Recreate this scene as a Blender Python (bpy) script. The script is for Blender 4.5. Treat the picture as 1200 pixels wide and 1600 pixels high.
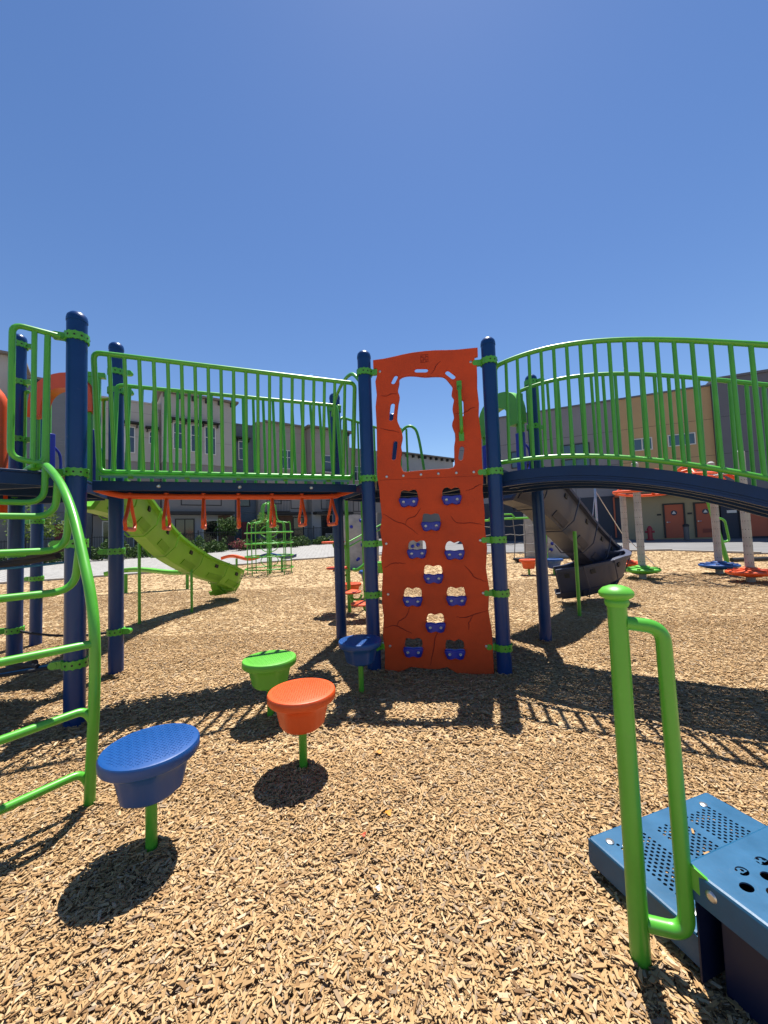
import bpy, bmesh, math, random
import numpy as np
from mathutils import Vector, Matrix
random.seed(7); rng=np.random.default_rng(11)
for o in list(bpy.data.objects): bpy.data.objects.remove(o)
SC=bpy.context.scene; COL=SC.collection; R=math.radians
# ------------------------------------------------ camera
EYE=1.28
cd=bpy.data.cameras.new('camera'); cam=bpy.data.objects.new('camera',cd); COL.objects.link(cam); SC.camera=cam
cd.sensor_fit='HORIZONTAL'; cd.sensor_width=36; cd.lens=36*600/1200; cd.clip_end=3000; cd.clip_start=.02
PITCH=math.atan(31.98/600); ROLL=math.atan(.0359)
cam.matrix_world=Matrix.Translation((0,0,EYE))@Matrix.Rotation(R(90)+PITCH,4,'X')@Matrix.Rotation(-ROLL,4,'Z')
# ------------------------------------------------ light
EL,AZ=R(71.5),R(15)
W=bpy.data.worlds.new('World'); SC.world=W; W.use_nodes=True
wn=W.node_tree; bg=wn.nodes['Background']; sky=wn.nodes.new('ShaderNodeTexSky'); sky.sky_type='NISHITA'
sky.sun_disc=False; sky.sun_elevation=EL; sky.sun_rotation=AZ; sky.altitude=0; sky.air_density=1.0; sky.dust_density=.1; sky.ozone_density=1.6
hs=wn.nodes.new('ShaderNodeHueSaturation'); hs.inputs['Saturation'].default_value=1.18; hs.inputs['Hue'].default_value=.507; wn.links.new(sky.outputs[0],hs.inputs['Color']); wn.links.new(hs.outputs[0],bg.inputs[0]); bg.inputs[1].default_value=.069
sd=bpy.data.lights.new('sun','SUN'); sd.energy=5.0; sd.angle=R(.38); sd.color=(1,.955,.88)
sun=bpy.data.objects.new('sun',sd); COL.objects.link(sun)
S=Vector((math.cos(EL)*math.sin(AZ),math.cos(EL)*math.cos(AZ),math.sin(EL)))
sun.rotation_euler=S.to_track_quat('Z','Y').to_euler()
SC.view_settings.view_transform='Standard'; SC.view_settings.look='None'; SC.view_settings.exposure=1.0; SC.view_settings.gamma=1
SC.render.engine='CYCLES'; SC.render.resolution_x=768; SC.render.resolution_y=1024
# ------------------------------------------------ materials
MATS={}
def mat(name,col,rough=.5,var=.12,scale=6,bump=0,bscale=60,metal=0,col2=None,spec=.5,coat=0,wear=0):
    """principled with a noise that shifts the colour between col and col2 (or a slightly darker col)"""
    if name in MATS: return MATS[name]
    m=bpy.data.materials.new(name); m.use_nodes=True; t=m.node_tree; N=t.nodes; L=t.links; p=N['Principled BSDF']
    tc=N.new('ShaderNodeTexCoord'); nz=N.new('ShaderNodeTexNoise'); nz.inputs['Scale'].default_value=scale; nz.inputs['Detail'].default_value=6; nz.inputs['Roughness'].default_value=.65
    L.new(tc.outputs['Object'],nz.inputs['Vector'])
    cr=N.new('ShaderNodeValToRGB'); c2=col2 or tuple(c*(1-var) for c in col)
    cr.color_ramp.elements[0].position=.35; cr.color_ramp.elements[1].position=.65
    cr.color_ramp.elements[0].color=(*c2,1); cr.color_ramp.elements[1].color=(*col,1)
    L.new(nz.outputs[0],cr.inputs[0]); L.new(cr.outputs[0],p.inputs['Base Color'])
    mr=N.new('ShaderNodeMapRange'); mr.inputs[3].default_value=max(0,rough-.08); mr.inputs[4].default_value=min(1,rough+.14)
    L.new(nz.outputs[0],mr.inputs[0]); L.new(mr.outputs[0],p.inputs['Roughness'])
    p.inputs['Metallic'].default_value=metal; p.inputs['Specular IOR Level'].default_value=spec; p.inputs['Coat Weight'].default_value=coat
    if bump:
        n2=N.new('ShaderNodeTexNoise'); n2.inputs['Scale'].default_value=bscale; n2.inputs['Detail'].default_value=4; L.new(tc.outputs['Object'],n2.inputs['Vector'])
        b=N.new('ShaderNodeBump'); b.inputs['Strength'].default_value=bump; b.inputs['Distance'].default_value=.01; L.new(n2.outputs[0],b.inputs['Height']); L.new(b.outputs[0],p.inputs['Normal'])
    if wear:
        w=N.new('ShaderNodeTexNoise'); w.inputs['Scale'].default_value=23; w.inputs['Detail'].default_value=9; w.inputs['Roughness'].default_value=.75; w.inputs['Distortion'].default_value=1.5; L.new(tc.outputs['Object'],w.inputs['Vector'])
        wr=N.new('ShaderNodeMapRange'); wr.inputs[1].default_value=.60; wr.inputs[2].default_value=.74; wr.inputs[4].default_value=wear; L.new(w.outputs[0],wr.inputs[0])
        mx=N.new('ShaderNodeMix'); mx.data_type='RGBA'; mx.inputs[7].default_value=(.34,.29,.22,1); L.new(wr.outputs[0],mx.inputs[0]); L.new(cr.outputs[0],mx.inputs[6]); L.new(mx.outputs[2],p.inputs['Base Color'])
    MATS[name]=m; return m
def island_mat(name,cols,rough=.8,trans=0):
    """colour picked per loose piece (leaf, wood chip)"""
    m=bpy.data.materials.new(name); m.use_nodes=True; t=m.node_tree; N=t.nodes; L=t.links; p=N['Principled BSDF']
    g=N.new('ShaderNodeNewGeometry'); cr=N.new('ShaderNodeValToRGB'); e=cr.color_ramp.elements
    for i,c in enumerate(cols):
        pos=i/(len(cols)-1)
        if i==0: k=e[0]
        elif i==len(cols)-1: k=e[len(e)-1]
        else: k=e.new(pos)
        k.position=pos; k.color=(*c,1)
    L.new(g.outputs['Random Per Island'],cr.inputs[0]); L.new(cr.outputs[0],p.inputs['Base Color']); p.inputs['Roughness'].default_value=rough
    p.inputs['Specular IOR Level'].default_value=.25
    if trans:
        tr=N.new('ShaderNodeBsdfTranslucent'); L.new(cr.outputs[0],tr.inputs[0]); mx=N.new('ShaderNodeMixShader'); mx.inputs[0].default_value=trans
        L.new(p.outputs[0],mx.inputs[1]); L.new(tr.outputs[0],mx.inputs[2]); L.new(mx.outputs[0],N['Material Output'].inputs[0])
    MATS[name]=m; return m
def siding_mat(name,col,step=.18,axis='Z'):
    m=mat(name,col,.75,.1,1.2); t=m.node_tree; N=t.nodes; L=t.links; p=N['Principled BSDF']
    tc=N.new('ShaderNodeTexCoord'); sx=N.new('ShaderNodeSeparateXYZ'); L.new(tc.outputs['Object'],sx.inputs[0])
    f=N.new('ShaderNodeMath'); f.operation='DIVIDE'; f.inputs[1].default_value=step; L.new(sx.outputs[axis],f.inputs[0])
    g=N.new('ShaderNodeMath'); g.operation='FRACT'; L.new(f.outputs[0],g.inputs[0])
    b=N.new('ShaderNodeBump'); b.inputs['Distance'].default_value=.03; L.new(g.outputs[0],b.inputs['Height']); L.new(b.outputs[0],p.inputs['Normal'])
    return m
BLUE=mat('blue_paint',(.002,.036,.155),.28,.15,3,spec=.4,wear=.12)
BLUEP=mat('blue_plastic',(.001,.058,.235),.4,.15,4,.06,40,wear=.06)
NAVY=mat('navy_steel',(.003,.030,.11),.5,.2,7,spec=.3)
STEPB=mat('blue_coating',(.003,.082,.185),.42,.25,7,.04,120,wear=.08)
GREEN=mat('green_paint',(.08,.38,.028),.32,.15,5,coat=.15,wear=.12)
LIME=mat('green_plastic',(.10,.40,.032),.4,.12,4,.06,40,wear=.14)
SLIDEG=mat('slide_green',(.15,.42,.015),.42,.2,2)
SLIDEGD=mat('slide_green_recess_shade',(.12,.34,.013),.6,.2,2)  # darker green on flat plates, colouring in the shade of moulded recesses
ORANGE=mat('orange_plastic',(.68,.082,.010),.42,.14,4,.06,40,wear=.12)
WALLO=mat('orange_panel',(.60,.066,.011),.55,.22,2.2,.2,70,spec=.3,wear=.10)
WALLS=mat('orange_panel_crack_shade',(.24,.018,.004),.8)  # dark red that puts the shade of cracks and grooves into colour
GREY=mat('grey_slide',(.026,.036,.078),.45,.2,2)
GREYD=mat('grey_slide_recess_tint',(.034,.038,.068),.6,.2,2)
HOLD=mat('hold_blue',(.015,.03,.36),.35,.15,8)
STEEL=mat('steel',(.55,.55,.55),.3,.2,30,metal=.9)
DARK=mat('rubber_and_hole_shade',(.012,.012,.014),.6)  # rubber parts, and dark patches painted as the shade inside holes
ROPE=mat('rope_black',(.02,.022,.03),.8,.3,60)
ROPEB=mat('rope_blue',(.02,.16,.32),.7,.3,60)
ROPEG=mat('rope_grey',(.2,.2,.2),.8,.3,60)
ROCK=mat('climbing_rock',(.36,.36,.37),.85,.3,3,.9,9)
# wood surface under the chips: stretched cells in several turns
def chip_ground(name):
    m=bpy.data.materials.new(name); m.use_nodes=True; t=m.node_tree; N=t.nodes; L=t.links; p=N['Principled BSDF']
    tc=N.new('ShaderNodeTexCoord'); big=N.new('ShaderNodeTexNoise'); big.inputs['Scale'].default_value=14; L.new(tc.outputs['Object'],big.inputs['Vector'])
    vs=[]
    for k,(rz,sc) in enumerate(((.3,1),(1.35,.92),(2.3,1.07))):
        mp=N.new('ShaderNodeMapping'); mp.inputs['Rotation'].default_value=(0,0,rz); mp.inputs['Scale'].default_value=(34*sc,105*sc,40); L.new(tc.outputs['Object'],mp.inputs[0])
        v=N.new('ShaderNodeTexVoronoi'); v.inputs['Scale'].default_value=1; L.new(mp.outputs[0],v.inputs['Vector']); vs.append(v)
    def mixc(a,b,f,ty='RGBA'):
        x=N.new('ShaderNodeMix'); x.data_type=ty; i=(6,7) if ty=='RGBA' else (2,3); o=2 if ty=='RGBA' else 0
        L.new(a,x.inputs[i[0]]); L.new(b,x.inputs[i[1]]); L.new(f,x.inputs[0]); return x.outputs[o]
    sp=N.new('ShaderNodeSeparateColor'); L.new(big.outputs[1],sp.inputs[0])
    def step(s,a=.46,b=.54):
        q=N.new('ShaderNodeMapRange'); q.inputs[1].default_value=a; q.inputs[2].default_value=b; L.new(s,q.inputs[0]); return q.outputs[0]
    f1=step(sp.outputs[0]); f2=step(sp.outputs[1])
    c=mixc(mixc(vs[0].outputs['Color'],vs[1].outputs['Color'],f1),vs[2].outputs['Color'],f2)
    d=mixc(mixc(vs[0].outputs['Distance'],vs[1].outputs['Distance'],f1,'FLOAT'),vs[2].outputs['Distance'],f2,'FLOAT')
    sc=N.new('ShaderNodeSeparateColor'); L.new(c,sc.inputs[0])
    cr=N.new('ShaderNodeValToRGB'); e=cr.color_ramp.elements; e[0].color=(.16,.09,.04,1); e[1].color=(.68,.51,.30,1); e[0].position=0; e[1].position=1
    e[0].color=(.16,.095,.045,1); e[1].color=(.54,.41,.25,1)
    for q,cc in ((.22,(.30,.20,.10)),(.5,(.42,.30,.165)),(.78,(.48,.355,.205))):
        k=e.new(q); k.color=(*cc,1)
    L.new(sc.outputs[0],cr.inputs[0])
    L.new(cr.outputs[0],p.inputs['Base Color'])
    p.inputs['Roughness'].default_value=.85; p.inputs['Specular IOR Level'].default_value=.2
    b=N.new('ShaderNodeBump'); b.inputs['Strength'].default_value=.5; b.inputs['Distance'].default_value=.012; b.invert=True; L.new(d,b.inputs['Height'])
    L.new(b.outputs[0],p.inputs['Normal']); MATS[name]=m; return m
CHIPG=chip_ground('wood_bed')
CHIP=island_mat('wood_chip',[tuple(q*k for q,k in zip(c,(.74,.68,.605))) for c in ((.20,.12,.06),(.34,.21,.10),(.42,.28,.14),(.49,.335,.175),(.54,.38,.205),(.58,.42,.245),(.42,.275,.13),(.51,.355,.19),(.62,.47,.29),(.46,.31,.155),(.28,.22,.17),(.70,.57,.39))],.8)
LEAF=island_mat('hedge_leaf',[(.02,.045,.012),(.035,.075,.018),(.05,.10,.025),(.08,.13,.03)],.6,.25)
LEAFY=island_mat('tree_leaf',[(.05,.10,.015),(.09,.16,.025),(.16,.24,.04),(.22,.28,.06)],.6,.3)
PINK=island_mat('pink_flower',[(.04,.08,.02),(.25,.03,.06),(.03,.06,.015),(.38,.06,.11),(.05,.09,.02)],.6,.3)
PAVER=mat('paver_surface',(.26,.255,.25),.9,.3,.6,.3,30)
_t=PAVER.node_tree; _b=_t.nodes.new('ShaderNodeTexBrick'); _c=_t.nodes.new('ShaderNodeTexCoord'); _m=_t.nodes.new('ShaderNodeMapping'); _m.inputs['Rotation'].default_value=(0,0,.65); _t.links.new(_c.outputs['Object'],_m.inputs[0]); _t.links.new(_m.outputs[0],_b.inputs['Vector'])
_b.inputs['Color1'].default_value=(.30,.295,.285,1); _b.inputs['Color2'].default_value=(.24,.235,.23,1); _b.inputs['Mortar'].default_value=(.12,.11,.10,1); _b.inputs['Scale'].default_value=1.6; _b.inputs['Mortar Size'].default_value=.02
_t.links.new(_b.outputs[0],_t.nodes['Principled BSDF'].inputs['Base Color'])
ASPH=mat('asphalt',(.16,.16,.163),.9,.25,.5,.4,60)
CONC=mat('concrete_edge',(.33,.31,.285),.9,.2,3,.3,30)
# ------------------------------------------------ mesh collector
def vec(*a): return np.array(a,float)
def d2(a): return vec(math.cos(R(a)),math.sin(R(a)))
def catmull(P,n=6,closed=False):
    P=[np.array(p,float) for p in P]; out=[]; k=len(P)
    for i in range(k if closed else k-1):
        if closed: a,b,c,d=P[(i-1)%k],P[i],P[(i+1)%k],P[(i+2)%k]
        else: a,b,c,d=P[max(i-1,0)],P[i],P[i+1],P[min(i+2,k-1)]
        for j in range(n):
            t=j/n; out.append(.5*((2*b)+(c-a)*t+(2*a-5*b+4*c-d)*t*t+(-a+3*b-3*c+d)*t**3))
    if not closed: out.append(P[-1])
    return out
def fillet(P,r,n=5,closed=False):
    """polyline with its corners rounded"""
    P=[np.array(p,float) for p in P]; out=[]; k=len(P)
    for i in range(k):
        if not closed and i in (0,k-1): out.append(P[i]); continue
        a,b,c=P[i-1],P[i],P[(i+1)%k]; u=a-b; v=c-b; lu,lv=np.linalg.norm(u),np.linalg.norm(v); q=min(r,lu*.48,lv*.48)
        s=b+u/lu*q; e=b+v/lv*q
        for j in range(n+1):
            t=j/n; out.append((1-t)**2*s+2*t*(1-t)*b+t*t*e)
    return out
class MB:
    def __init__(s): s.v=[]; s.f=[]; s.m=[]
    def add(s,V,F,m=0):
        o=len(s.v); s.v+= [tuple(map(float,x)) for x in V]; s.f+=[tuple(i+o for i in f) for f in F]; s.m+=[m]*len(F); return s
    def box(s,c,size,ax=0,m=0,tilt=None):
        """box centred at c, size along its axes, turned ax degrees about Z (or by matrix tilt)"""
        M=tilt if tilt is not None else Matrix.Rotation(R(ax),3,'Z'); h=[q/2 for q in size]; V=[]
        for x in (-1,1):
            for y in (-1,1):
                for z in (-1,1): V.append(Vector(c)+M@Vector((x*h[0],y*h[1],z*h[2])))
        return s.add(V,[(0,1,3,2),(4,6,7,5),(0,4,5,1),(2,3,7,6),(0,2,6,4),(1,5,7,3)],m)
    def tube(s,P,r,seg=10,closed=False,m=0,caps=True,flat=1):
        P=[np.array(p,float) for p in P]; n=len(P); rr=r if hasattr(r,'__len__') else [r]*n; V=[]; F=[]
        up=None; frames=[]
        for i in range(n):
            a=P[(i-1)%n] if closed or i else P[i]; b=P[(i+1)%n] if closed or i<n-1 else P[i]
            t=b-a; t/=np.linalg.norm(t)+1e-12
            if up is None:
                up=vec(0,0,1) if abs(t[2])<.9 else vec(1,0,0)
            up=up-t*(up@t); up/=np.linalg.norm(up)+1e-12; frames.append((up.copy(),np.cross(t,up)))
        for (u,w),p,q in zip(frames,P,rr):
            for k in range(seg):
                a=2*math.pi*k/seg; V.append(p+q*(math.cos(a)*u*flat+math.sin(a)*w))
        for i in range(n if closed else n-1):
            j=(i+1)%n
            for k in range(seg): F.append((i*seg+k,i*seg+(k+1)%seg,j*seg+(k+1)%seg,j*seg+k))
        if caps and not closed: F.append(tuple(reversed(range(seg)))); F.append(tuple((n-1)*seg+k for k in range(seg)))
        return s.add(V,F,m)
    def lathe(s,c,prof,seg=24,m=0,axis=None,caps=True):
        """prof: list of (radius, height) from bottom to top"""
        c=np.array(c,float); V=[]; F=[]
        if axis is None: M=np.eye(3)
        else: M=np.array(Vector(axis).to_track_quat('Z','Y').to_matrix())
        for r,z in prof:
            for k in range(seg):
                a=2*math.pi*k/seg; V.append(c+M@vec(r*math.cos(a),r*math.sin(a),z))
        n=len(prof)
        for i in range(n-1):
            for k in range(seg): F.append((i*seg+k,i*seg+(k+1)%seg,(i+1)*seg+(k+1)%seg,(i+1)*seg+k))
        if caps: F.append(tuple(reversed(range(seg)))); F.append(tuple((n-1)*seg+k for k in range(seg)))
        return s.add(V,F,m)
    def prism(s,poly,z0,z1,m=0):
        n=len(poly); V=[(x,y,z0) for x,y in poly]+[(x,y,z1) for x,y in poly]
        return s.add(V,[tuple(reversed(range(n))),tuple(range(n,2*n))]+[(i,(i+1)%n,n+(i+1)%n,n+i) for i in range(n)],m)
    def slab(s,fr,u0,u1,z0,z1,n0,n1,m=0):
        """box in a frame fr(u,n,z)"""
        V=[fr(u,n,z) for u in (u0,u1) for n in (n0,n1) for z in (z0,z1)]
        return s.add(V,[(0,1,3,2),(4,6,7,5),(0,4,5,1),(2,3,7,6),(0,2,6,4),(1,5,7,3)],m)
    def build(s,name,mats,parent=None,label=None,smooth=35,bevel=0,**kw):
        if not isinstance(mats,(list,tuple)): mats=[mats]
        off=wloc(parent) if parent else Vector((0,0,0)); loc=Vector(kw.pop('loc',off))
        me=bpy.data.meshes.new(name); me.from_pydata([tuple(Vector(v)-loc) for v in s.v],[],s.f)
        for q in mats: me.materials.append(q)
        me.polygons.foreach_set('material_index',s.m)
        bm=bmesh.new(); bm.from_mesh(me); bmesh.ops.recalc_face_normals(bm,faces=bm.faces); bm.to_mesh(me); bm.free()
        if smooth: me.polygons.foreach_set('use_smooth',[True]*len(me.polygons)); me.set_sharp_from_angle(angle=R(smooth))
        me.update(); o=bpy.data.objects.new(name,me); COL.objects.link(o)
        if parent: o.parent=parent
        o.location=loc-off
        if bevel:
            b=o.modifiers.new('bevel','BEVEL'); b.width=bevel; b.segments=2; b.limit_method='ANGLE'; b.angle_limit=R(40)
        if label: o['label']=label
        for k,x in kw.items(): o[k]=x
        return o
def wloc(o):
    l=Vector((0,0,0))
    while o: l+=o.location; o=o.parent
    return l
def thing(name,label,cat,loc,group=None):
    o=bpy.data.objects.new(name,None); COL.objects.link(o); o.location=Vector([float(q) for q in loc]); o['label']=label; o['category']=cat; o.empty_display_size=.2
    if group: o['group']=group
    return o
def copy_tree(o,parent=None):
    c=o.copy(); COL.objects.link(c); c.parent=parent
    for ch in list(o.children): copy_tree(ch,c)
    return c
def frame(A,ang,flip=1):
    A=vec(*A[:2]); d=d2(ang); n=d2(ang+90*flip)
    return lambda u,n_,z: vec(*(A+d*u+n*n_),z)
def gz(x,y):
    r=y if y>abs(x)*.55 else abs(x)*.55
    t=max(0,min(r,60)-13); return .03*t*t/(t+3)
def ad(p,ang,l=1.16): return p+d2(ang)*l
# ------------------------------------------------ ground
def sheet(name,mt,poly,dz,step=1.0,**kw):
    """a polygon gridded and laid on the terrain"""
    bm=bmesh.new(); f=bm.faces.new([bm.verts.new((x,y,0)) for x,y in poly]); xs=[p[0] for p in poly]; ys=[p[1] for p in poly]
    for ax,lo,hi in ((0,min(xs),max(xs)),(1,min(ys),max(ys))):
        q=math.ceil(lo/step)*step
        while q<hi:
            no=(1,0,0) if ax==0 else (0,1,0); co=(q,0,0) if ax==0 else (0,q,0)
            bmesh.ops.bisect_plane(bm,geom=bm.verts[:]+bm.edges[:]+bm.faces[:],plane_co=co,plane_no=no); q+=step
    for v in bm.verts: v.co.z=gz(v.co.x,v.co.y)+dz
    me=bpy.data.meshes.new(name); bm.normal_update(); 
    for f in bm.faces:
        if f.normal.z<0: f.normal_flip()
    bm.to_mesh(me); bm.free(); me.materials.append(mt)
    o=bpy.data.objects.new(name,me); COL.objects.link(o)
    for k,v in kw.items(): o[k]=v
    return o
def ground():
    gl=lambda a,b:sorted(set([float(q) for q in range(a,b)]+[a-2**k for k in range(1,10)]+[b-1+2**k for k in range(1,10)]))
    xs=gl(-46,47); ys=gl(-12,62); V=[(x,y,gz(x,y)-.035) for y in ys for x in xs]; n=len(xs)
    me=bpy.data.meshes.new('ground'); me.from_pydata(V,[],[(j*n+i,j*n+i+1,j*n+n+i+1,j*n+n+i) for j in range(len(ys)-1) for i in range(n-1)]); me.materials.append(ASPH)
    o=bpy.data.objects.new('ground',me); COL.objects.link(o); o['kind']='structure'
ground()
BED=[(-16,-8),(22,-8),(22,9.6),(13.6,14.0),(12.3,16.6),(9.5,17.3),(-1.2,19.6),(-4.5,18.3),(-9.5,14.8),(-13.5,12.9),(-16,11.8)]
sheet('playground_surface',CHIPG,BED,0,.5,kind='structure')
PATH=[(-16,11.8),(-13.5,12.9),(-9.5,14.8),(-4.5,18.3),(-1.2,19.6),(1,24),(-4,32.5),(-24,22),(-40,12),(-40,4),(-16,4)]
sheet('paver_path',PAVER,PATH,-.004,1,kind='structure')
# concrete kerb along the bed's far edge
kb=MB(); KP=BED[2:]
for a,b in zip(KP[:-1],KP[1:]):
    a=vec(*a); b=vec(*b); L=np.linalg.norm(b-a); n=max(1,int(L/1.5)); ang=math.degrees(math.atan2(b[1]-a[1],b[0]-a[0]))
    for i in range(n):
        c=a+(b-a)*(i+.5)/n; kb.box((c[0],c[1],gz(*c)+.015),(L/n+.01,.15,.11),ang)
kb.build('kerb',CONC,bevel=.01,kind='structure')
# wood chips: small loose boards lying every way
def inside(x,y,P):
    c=False; j=len(P)-1
    for i in range(len(P)):
        if (P[i][1]>y)!=(P[j][1]>y) and x<(P[j][0]-P[i][0])*(y-P[i][1])/(P[j][1]-P[i][1])+P[i][0]: c=not c
        j=i
    return c
BASES=[(-2.22,2.76,.08),(-2.63,3.76,.08),(-.14,3.61,.08),(1.007,3.437,.08),(-.56,4.69,.08),(1.74,4.33,.08),(-1.0,1.64,.04),(-.49,2.17,.04),(-.845,2.76,.04),(-.23,3.13,.04),(.69,1.17,.04),(-1.46,1.91,.04)]
def chips(name,n,ylo,yhi,lay,seed,smax=1.0,ring=False):
    g=np.random.default_rng(seed); Y=np.sqrt(g.random(n)*(yhi**2-ylo**2)+ylo**2); X=(g.random(n)*2-1)*(Y*1.18+.25)
    if ring:
        B=np.array(BASES)[g.integers(0,len(BASES),n)]; a=g.random(n)*6.2832; rr=B[:,2]*.85+np.abs(g.normal(0,.045,n)); X=B[:,0]+rr*np.cos(a); Y=B[:,1]+rr*np.sin(a)
    L=g.lognormal(-3.80,.40,n); L=np.clip(L,.009,.062); Wd=np.clip(L*g.uniform(.22,.52,n),.0035,.013); L=L*smax; Wd=Wd*smax; T=Wd*g.uniform(.14,.34,n)
    yaw=g.random(n)*math.pi*2; pit=g.normal(0,.14 if yhi<3 else .07 if yhi<6 else .02,n); rol=g.normal(0,.25 if yhi<3 else .12 if yhi<6 else .035,n)
    ok=np.array([inside(a,b,BED) for a,b in zip(X,Y)]) if yhi>8 else np.ones(n,bool)
    if ring: lay=lay*np.exp(-((rr-B[:,2]*.85)/.05)**2)+.012
    X,Y,L,Wd,T,yaw,pit,rol=[q[ok] for q in (X,Y,L,Wd,T,yaw,pit,rol)]; n=len(X); G0=np.array([gz(a,b) for a,b in zip(X,Y)])
    z=G0+g.random(n)*lay+.003+.006*np.sin(X*5.1+np.cos(Y*3.3)*2)+np.maximum(0,.006*np.sin(Y*7.7+X*2))
    ex=np.stack([np.cos(yaw)*np.cos(pit),np.sin(yaw)*np.cos(pit),np.sin(pit)],1); ey0=np.stack([-np.sin(yaw),np.cos(yaw),np.zeros(n)],1); ez0=np.cross(ex,ey0)
    ey=ey0*np.cos(rol)[:,None]+ez0*np.sin(rol)[:,None]; ez=np.cross(ex,ey)
    C=np.stack([X,Y,z],1); V=np.zeros((n,8,3)); k=0
    for sx in (-1,1):
        tw=g.uniform(.45,1.0,n); sk=g.normal(0,.25,n); ll=g.uniform(.8,1,n)
        for sy in (-1,1):
            for sz in (-1,1):
                V[:,k]=C+ex*((sx*L/2*ll+sy*sk*Wd))[:,None]+ey*(sy*Wd/2*tw)[:,None]+ez*(sz*T/2)[:,None]; k+=1
    q=np.array([(0,1,3,2),(4,6,7,5),(0,4,5,1),(2,3,7,6),(1,5,7,3)])
    F=(q[None]+(np.arange(n)*8)[:,None,None]).reshape(-1)
    me=bpy.data.meshes.new(name); me.vertices.add(n*8); me.vertices.foreach_set('co',V.reshape(-1)); me.loops.add(n*20); me.loops.foreach_set('vertex_index',F.astype(np.int32))
    me.polygons.add(n*5); me.polygons.foreach_set('loop_start',np.arange(n*5,dtype=np.int32)*4); me.polygons.foreach_set('loop_total',np.full(n*5,4,np.int32))
    me.update(calc_edges=True); me.validate(); me.polygons.foreach_set('use_smooth',[False]*len(me.polygons)); me.materials.append(CHIP)
    return me
def chip_obj(parts):
    bm_me=[chips('wood_chips',*p) for p in parts]
    import itertools
    o=bpy.data.objects.new('wood_chips',bm_me[0]); COL.objects.link(o)
    bm=bmesh.new()
    for m_ in bm_me: bm.from_mesh(m_)
    bm.to_mesh(bm_me[0]); bm.free()
    o['kind']='stuff'; o['label']='tan wood chips loosely covering the playground floor'; o['category']='wood chips'
    return o
chip_obj([(110000,.55,2.3,.016,1,.86),(120000,2.3,5.2,.014,2,1.12),(90000,5.2,9.5,.010,3,1.5),(60000,9.5,19,.010,4,2.2),(7000,1,2,.022,9,1.0,True)])
# ------------------------------------------------ play structure
P1=vec(-2.22,2.76); P3=vec(-.14,3.61); P2=ad(P1,112.2,1.08); P4=ad(P3,-8.6); P6=ad(P4,50.6); P10=ad(P6,111.4); P11=ad(P10,171.4); P5=ad(P3,111.4)
P7=ad(P2,171.4); L2=ad(P7,231.4); L1=ad(P1,231.4); L1b=ad(L1,180-8.6); P8=vec(-4.49,4.96)
DZ=1.79
PS=thing('play_structure','large green, blue and orange climbing structure with two railed bridges, slides and climbing wall','play structure',(0,4,0))
def clamp(m,p,z,ang,r=.0635):
    seg=36; V=[]; F=[]
    for ri,zz in ((r+.001,-.026),(r+.013,-.026),(r+.013,.026),(r+.001,.026)):
        for k in range(seg):
            a=2*math.pi*k/seg; tz=zz+(.006 if zz>0 else -.006)*(1 if k%3==0 else 0); V.append((p[0]+ri*math.cos(a),p[1]+ri*math.sin(a),z+tz))
    for i in range(4):
        j=(i+1)%4
        for k in range(seg): F.append((i*seg+k,i*seg+(k+1)%seg,j*seg+(k+1)%seg,j*seg+k))
    m.add(V,F,0)
    d=d2(ang); c=vec(*(p+d*(r+.03)),z); m.box(c,(.06,.034,.052),ang,0); m.lathe(c+vec(*d*.03,0),[(.026,-.02),(.028,0),(.026,.02)],12,0,axis=(*d2(ang+90),0))
    for k in range(5):
        a=R(-95+k*32); q=vec(p[0]+(r+.0135)*math.cos(a),p[1]+(r+.0135)*math.sin(a),z); m.lathe(q,[(.007,-.001),(.007,.0015)],8,1,axis=(math.cos(a),math.sin(a),0))
def post(p,h,cl,label=None):
    m=MB(); r=.0635; m.lathe((*p,0),[(r,-.3),(r,h-.07)],28)
    o=m.build('post',BLUE,PS,label)
    c=MB(); c.lathe((*p,h-.078),[(r+.003,0),(r+.003,.022),(r-.002,.045),(r-.02,.066),(r-.045,.076),(.002,.079)],28); c.build('post_cap',BLUE,o)
    for z,a in cl:
        k=MB(); clamp(k,p,z,a); k.build('clamp',[GREEN,DARK],o)
    return o
post(P1,2.99,[(2.79,205),(1.79,200),(1.28,231),(.44,200)])
post(P2,3.28,[(2.97,10),(2.78,22),(1.79,22),(1.19,200),(.42,0)])
post(P3,3.03,[(2.81,-8),(1.79,-8),(1.18,-8),(.71,-8),(.24,-8)])
post(P4,3.03,[(2.80,172),(1.79,172),(1.18,172),(.71,172),(.24,172)])
post(P5,3.03,[(2.82,-60),(1.79,-60)])
post(P6,3.03,[(2.93,-40),(2.42,20),(1.79,170)])
post(P10,3.03,[(2.8,30),(1.79,20)]); post(P11,3.03,[(2.8,30),(1.79,20)])
post(P7,3.50,[(3.38,20),(2.98,0),(2.38,20),(1.79,0),(1.19,200),(.43,200)])
post(P8,3.0,[(1.58,180),(.85,180),(.63,180)])
post(L2,3.03,[(2.8,0),(1.79,0)]); post(L1,3.03,[(2.8,50),(1.79,50)]); 
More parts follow.
